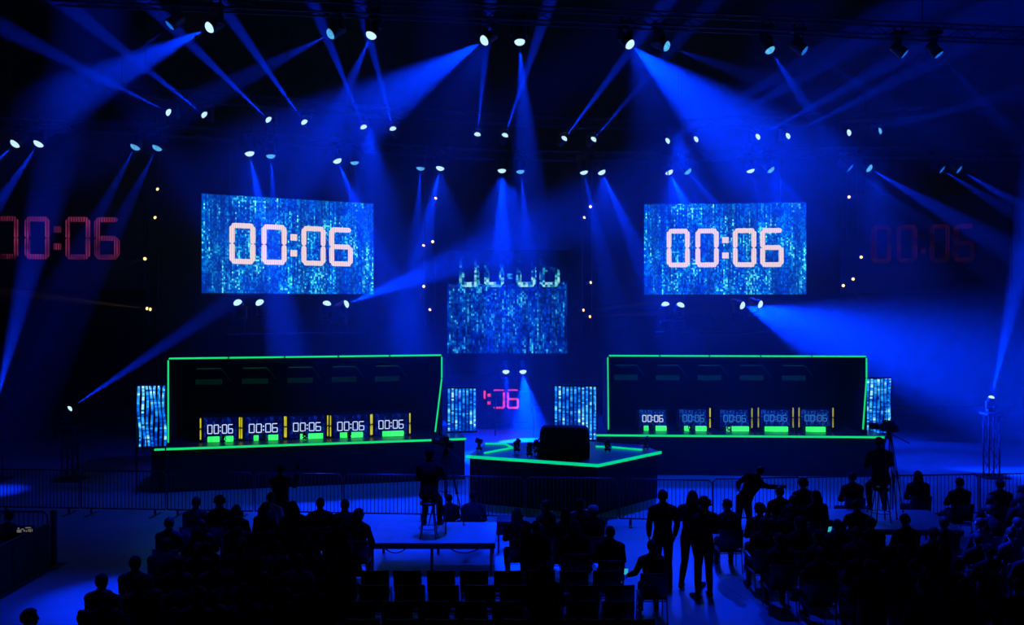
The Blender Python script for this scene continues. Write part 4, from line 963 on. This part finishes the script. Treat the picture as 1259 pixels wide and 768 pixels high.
# back row of the left block, heads against the blue light
back = [(272, 17.75, 'turnl', 'curly', 'bushy haired person beside the aisle silhouette of the left back row', {}), (291, 17.0, 'lap', 'long', 'long haired person, second head in the left back row', {}),
        (325, 17.2, 'turnr', 'short', 'dark haired person left of the white sleeved spectator', {}), (332, 18.05, 'phone', 'short', 'person in a pale bluish shirt holding a lit phone in the left back row', {'shirt': 'cw'}),
        (362, 17.3, 'turnl', 'long', 'person with shoulder length hair right of the raised phone', {}), (394, 17.6, 'lap', 'short', 'short haired person with bluish lit forearm at the right of the left back row', {})]
for px, y, po, ha, lb, k in back:
    q = seat_person(px_at(px, y), y, lb, None, po, ha, 1.0, **k)
    if 'lit phone' in lb: holder = q
for px, y, po, ha, lb in [(431, 17.3, 'phone', 'short', 'broad seated person with a tiny bright dot, immediately left of the pale platform'), (457, 17.2, 'turnr', 'long', 'long haired person seated against the left edge of the pale platform')]:
    q = seat_person(px_at(px, y) - (.18 if px > 450 else .12), y - (.6 if px > 450 else 0), lb, None, po, ha, 1.02, rz=.0)
    if 'bright dot' in lb: holder2 = q
pf = person('filming', px_at(346, 19.1), 19.1, 0, -.25, 'standing person in dark clothes raising a phone in the right hand', None, 'short', False, 'c0', 1.0)
person('floor', px_at(582, 19.7), 19.7, 0, 0, 'person sitting on the floor behind the right end of the pale platform', None, 'short', False, 'c2', 1.05)
person('floor', px_at(553, 20.1), 20.1, 0, .3, 'low figure sitting on the floor behind the tripod', None, 'short', False, 'c1', .9)

# middle group, right of the pale platform
mid = [(640, 16.7, 'lean', 'long', 'long haired person leaning forward beside the small black table', {'hcol': 'hairb'}, .25), (672, 17.4, 'turnl', 'bun', 'person with a hair bun in the middle group facing left', {'hcol': 'hairb'}, .5),
       (693, 16.6, 'gesture', 'long', 'person with a brightly lit bare forearm in the middle group', {}, .2), (712, 17.5, 'turnr', 'short', 'taller dark person behind the white capped one', {}, -.3),
       (731, 16.9, 'turnl', 'short', 'person wearing a pale cap in the middle group', {'cap': True}, .4), (750, 15.35, 'lap', 'short', 'dark square headed person at the right end of the middle group', {}, 0),
       (659, 15.6, 'phone', 'short', 'person bent over a phone in front of the long haired one', {}, .1), (707, 15.75, 'phone', 'long', 'dark person seated ahead of the pale capped one', {}, .1)]
for px, y, po, ha, lb, k, rz in mid: seat_person(px_at(px, y), y, lb, None, po, ha, 1.0, rz=rz, **k)
# empty chairs
for ri, (y, xa, xb) in enumerate([(14.75, 463, 770), (14.0, 455, 775), (13.25, 445, 790), (12.5, 440, 800), (11.75, 440, 820)]):
    x = px_at(xa, y) + (.1 if ri % 2 else 0); xs = []
    while x < px_at(xb, y): xs.append(x); x += .545
    for i, xx in enumerate(xs):
        if ri == 2 and i == 5:
            seat_person(xx, y, 'dark seated person among the empty chairs in front of the middle group', None, 'lap', 'short', .95, rz=0); continue
        chair(xx, y, PR.uniform(-.04, .04), f'empty black chair, {ordl(i, len(xs))} in the {ORD[ri]} row behind the pale platform', 'empty black chairs in the centre block')
holder3 = seat_person(px_at(802, 14.6), 14.6, 'seated person alone at the right end of the empty chairs', None, 'sidephone', 'short', .94, rz=0)
# pair standing in the aisle
person('stand', px_at(815, 16.2), 16.2, 0, .05, 'tall dark person standing with arms at the sides in the right aisle', None, 'short', False, 'c0', 1.04, trou='c0')
person('stride', px_at(849, 16.35), 16.35, 0, -.5, 'standing person stepping, left one of the close pair in the right aisle', None, 'long', False, 'c1', 1.02, trou='c0')
person('folded', px_at(866, 15.8), 15.8, 0, .3, 'broad standing person with folded arms, right one of the close pair in the aisle', None, 'curly', False, 'c0', 1.01, trou='c0')
# right block
ck = dict(clab='black chair hidden under a spectator in the unlit right block', cgrp='chairs under the right block spectators')
person('reach', px_at(915, 19.6), 19.6, 0, .0, 'person standing bent sideways with one arm stretched out above the right block', None, 'short', False, 'c0', 1.0)
rb = [(896, 17.4, 'turnl', 'short', 'slim person at the left end of the right back row'), (934, 17.0, 'lap', 'curly', 'broad dark person below the stretching figure'), (958, 18.6, 'lap', 'short', 'short haired head right of the stretching figure'),
      (987, 19.5, 'lap', 'curly', 'round haired head left of the dim platform'), (1005, 18.2, 'turnl', 'long', 'long haired head just left of the dim platform'), (1047, 20.2, 'lap', 'short', 'small head behind the dim platform, left of its operator'),
      (1128, 20.4, 'lap', 'long', 'long haired head behind the dim platform, right of its operator'), (1178, 19.6, 'crossed', 'short', 'broad person with arms spread right of the dim platform'), (1229, 19.4, 'lap', 'short', 'second person from the right frame edge in the right back row'),
      (1258, 18.7, 'turnl', 'short', 'person at the right frame edge in the right back row')]
for px, y, po, ha, lb in rb: seat_person(px_at(px, y), y, lb, None, po, ha, 1.02)
holder4 = seat_person(px_at(1054, 17.35), 17.35, 'spectator holding a bluish lit phone below the left part of the dim platform', None, 'sidephone', 'short', 1.0, rz=0)
rg = 'spectators in the unlit middle of the right block'
for ri, y in enumerate([12.4, 13.3, 14.2, 15.1, 16.0, 16.9, 17.8]):
    x = [5.75, 5.35, 4.95, 4.6, 4.5, 5.3, 5.6][ri]; 
    while px_at(1275, y) > x:
        if PR.random() < .9 and not (ri >= 5 and 1005 < x / y * F + CX < 1190): seat_person(x + PR.uniform(-.05, .05), y + PR.uniform(-.05, .05), 'dark barely visible spectator seated inside the unlit right block', rg, **ck)
        x += .66
# people behind the far left hoarding
for px, y, lb, po, ha in [(3, 17.0, 'person cut by the left frame edge behind the hoarding', 'lap', 'short'), (16, 16.6, 'person sitting low behind the far left hoarding', 'phone', 'bun')]:
    seat_person(px_at(px, y) - (.1 if px > 10 else .35), y, lb, None, po, ha, .95 if px > 10 else 1.03, rz=0)

# phones and small lit things
def phone(p, rz, label, mat='phone', tilt=.6, s=1.0):
    r = root('phone', p, rz, label, 'phone'); r.rotation_euler = (tilt, 0, rz)
    MB().box((0, 0, 0), (.072 * s, .009, .148 * s), .004).build('case', 'fix', r); MB().box((0, -.005, 0), (.064 * s, .002, .136 * s)).build('phone_screen', mat, r)
hp = hand_world(pf, 'filming', 1)
phone(hp + Vector((0, .0, .05)), -.25, 'phone held up by the standing person in the left block', 'phonec' if 0 else 'lensoff', 0, 1.3)
def in_hand(who, pose, k, label, mat, s=1.0, tilt=.5):
    bpy.context.view_layer.update()
    a = hand_world(who, pose, k)
    phone(a + Vector((0, .0, .075 * s)), who.rotation_euler.z, label, mat, tilt, s)
def in_both(who, pose, label, mat, s=1.0):
    a, b = hand_world(who, pose, 0), hand_world(who, pose, 1); phone((a + b) / 2 + Vector((0, .0, .06)), who.rotation_euler.z, label, mat, .7, s)
in_both(holder2, 'phone', 'bright phone held by the broad person left of the pale platform', 'phone', .8)
in_both(holder, 'phone', 'lit phone held by the pale shirted spectator', 'phone', .8)
in_both(last, 'phone', 'faint blue phone held at the far end of the left aisle', 'phonec', .9)
in_hand(holder3, 'sidephone', 0, 'cyan lit phone held by the lone person at the empty chairs', 'phonec')
in_hand(holder4, 'sidephone', 0, 'bluish lit phone held below the left part of the dim platform', 'phonec')

# tape lines on the right aisle floor
for i, pts in enumerate((((880, 713), (1000, 790)), ((900, 706), (1015, 768)))):
    a, b = onz(*pts[0], .004), onz(*pts[1], .004)
    t = (b - a).normalized(); R = t.to_track_quat('X', 'Z').to_matrix()
    tag(MB().box((a + b) / 2, ((b - a).length, .012, .006), 0, R).build('floor_cable', 'tape'), ('left' if not i else 'right') + ' thin pale cable line across the right aisle floor', 'cable')

# ------------------------------------------------------------------ fill: added spots without fixtures, unseen above the frame and over the stage
def fill_spot(pos, target, cone, pw): spot(Vector(pos), Vector(target) - Vector(pos), cone, pw, blend=.9, r=.12)
fill_spot((-5.5, 17.8, 15), (-6.8, 13.4, 0), 36, 1900)
fill_spot((-1.3, 17.8, 15), (-1.5, 18.2, 0), 22, 14000)
fill_spot((3.2, 17.8, 15), (3.5, 15.3, 0), 27, 5000)
fill_spot((-8, 17.8, 15), (-8, 13.0, 0), 34, 2600)
fill_spot((-5, 31, 11.5), (-3.2, 23.0, 0), 34, 22000)
fill_spot((6, 32, 11.5), (5.2, 22.0, 0), 38, 18000)
fill_spot((0, 35, 10), (.2, 26.5, 1), 50, 5000)

def haze_fill(px, py, lz, cone, pw, tilt=-.3, side=0): spot(at_height(px, py, lz) + Vector((0, -.35, -.2)), (side, tilt, -1), cone, pw, blend=1.0, r=.12)  # wide spots added at the lamps to brighten the haze
for px, py, cone, pw, sd in ((307, 189, 60, 3500, .15), (415, 198, 70, 4500, .25), (541, 207, 75, 6000, 0), (617, 210, 75, 10000, 0), (740, 212, 75, 7000, .1), (823, 212, 80, 9500, .2), (948, 209, 75, 7500, .2), (1069, 207, 65, 3500, .1)):
    haze_fill(px, py, LZ3, cone, pw, -.15, sd)
haze_fill(595, 50, LZ1, 70, 3500, .4, -.5); haze_fill(775, 55, LZ1, 70, 7500, .4, .6)
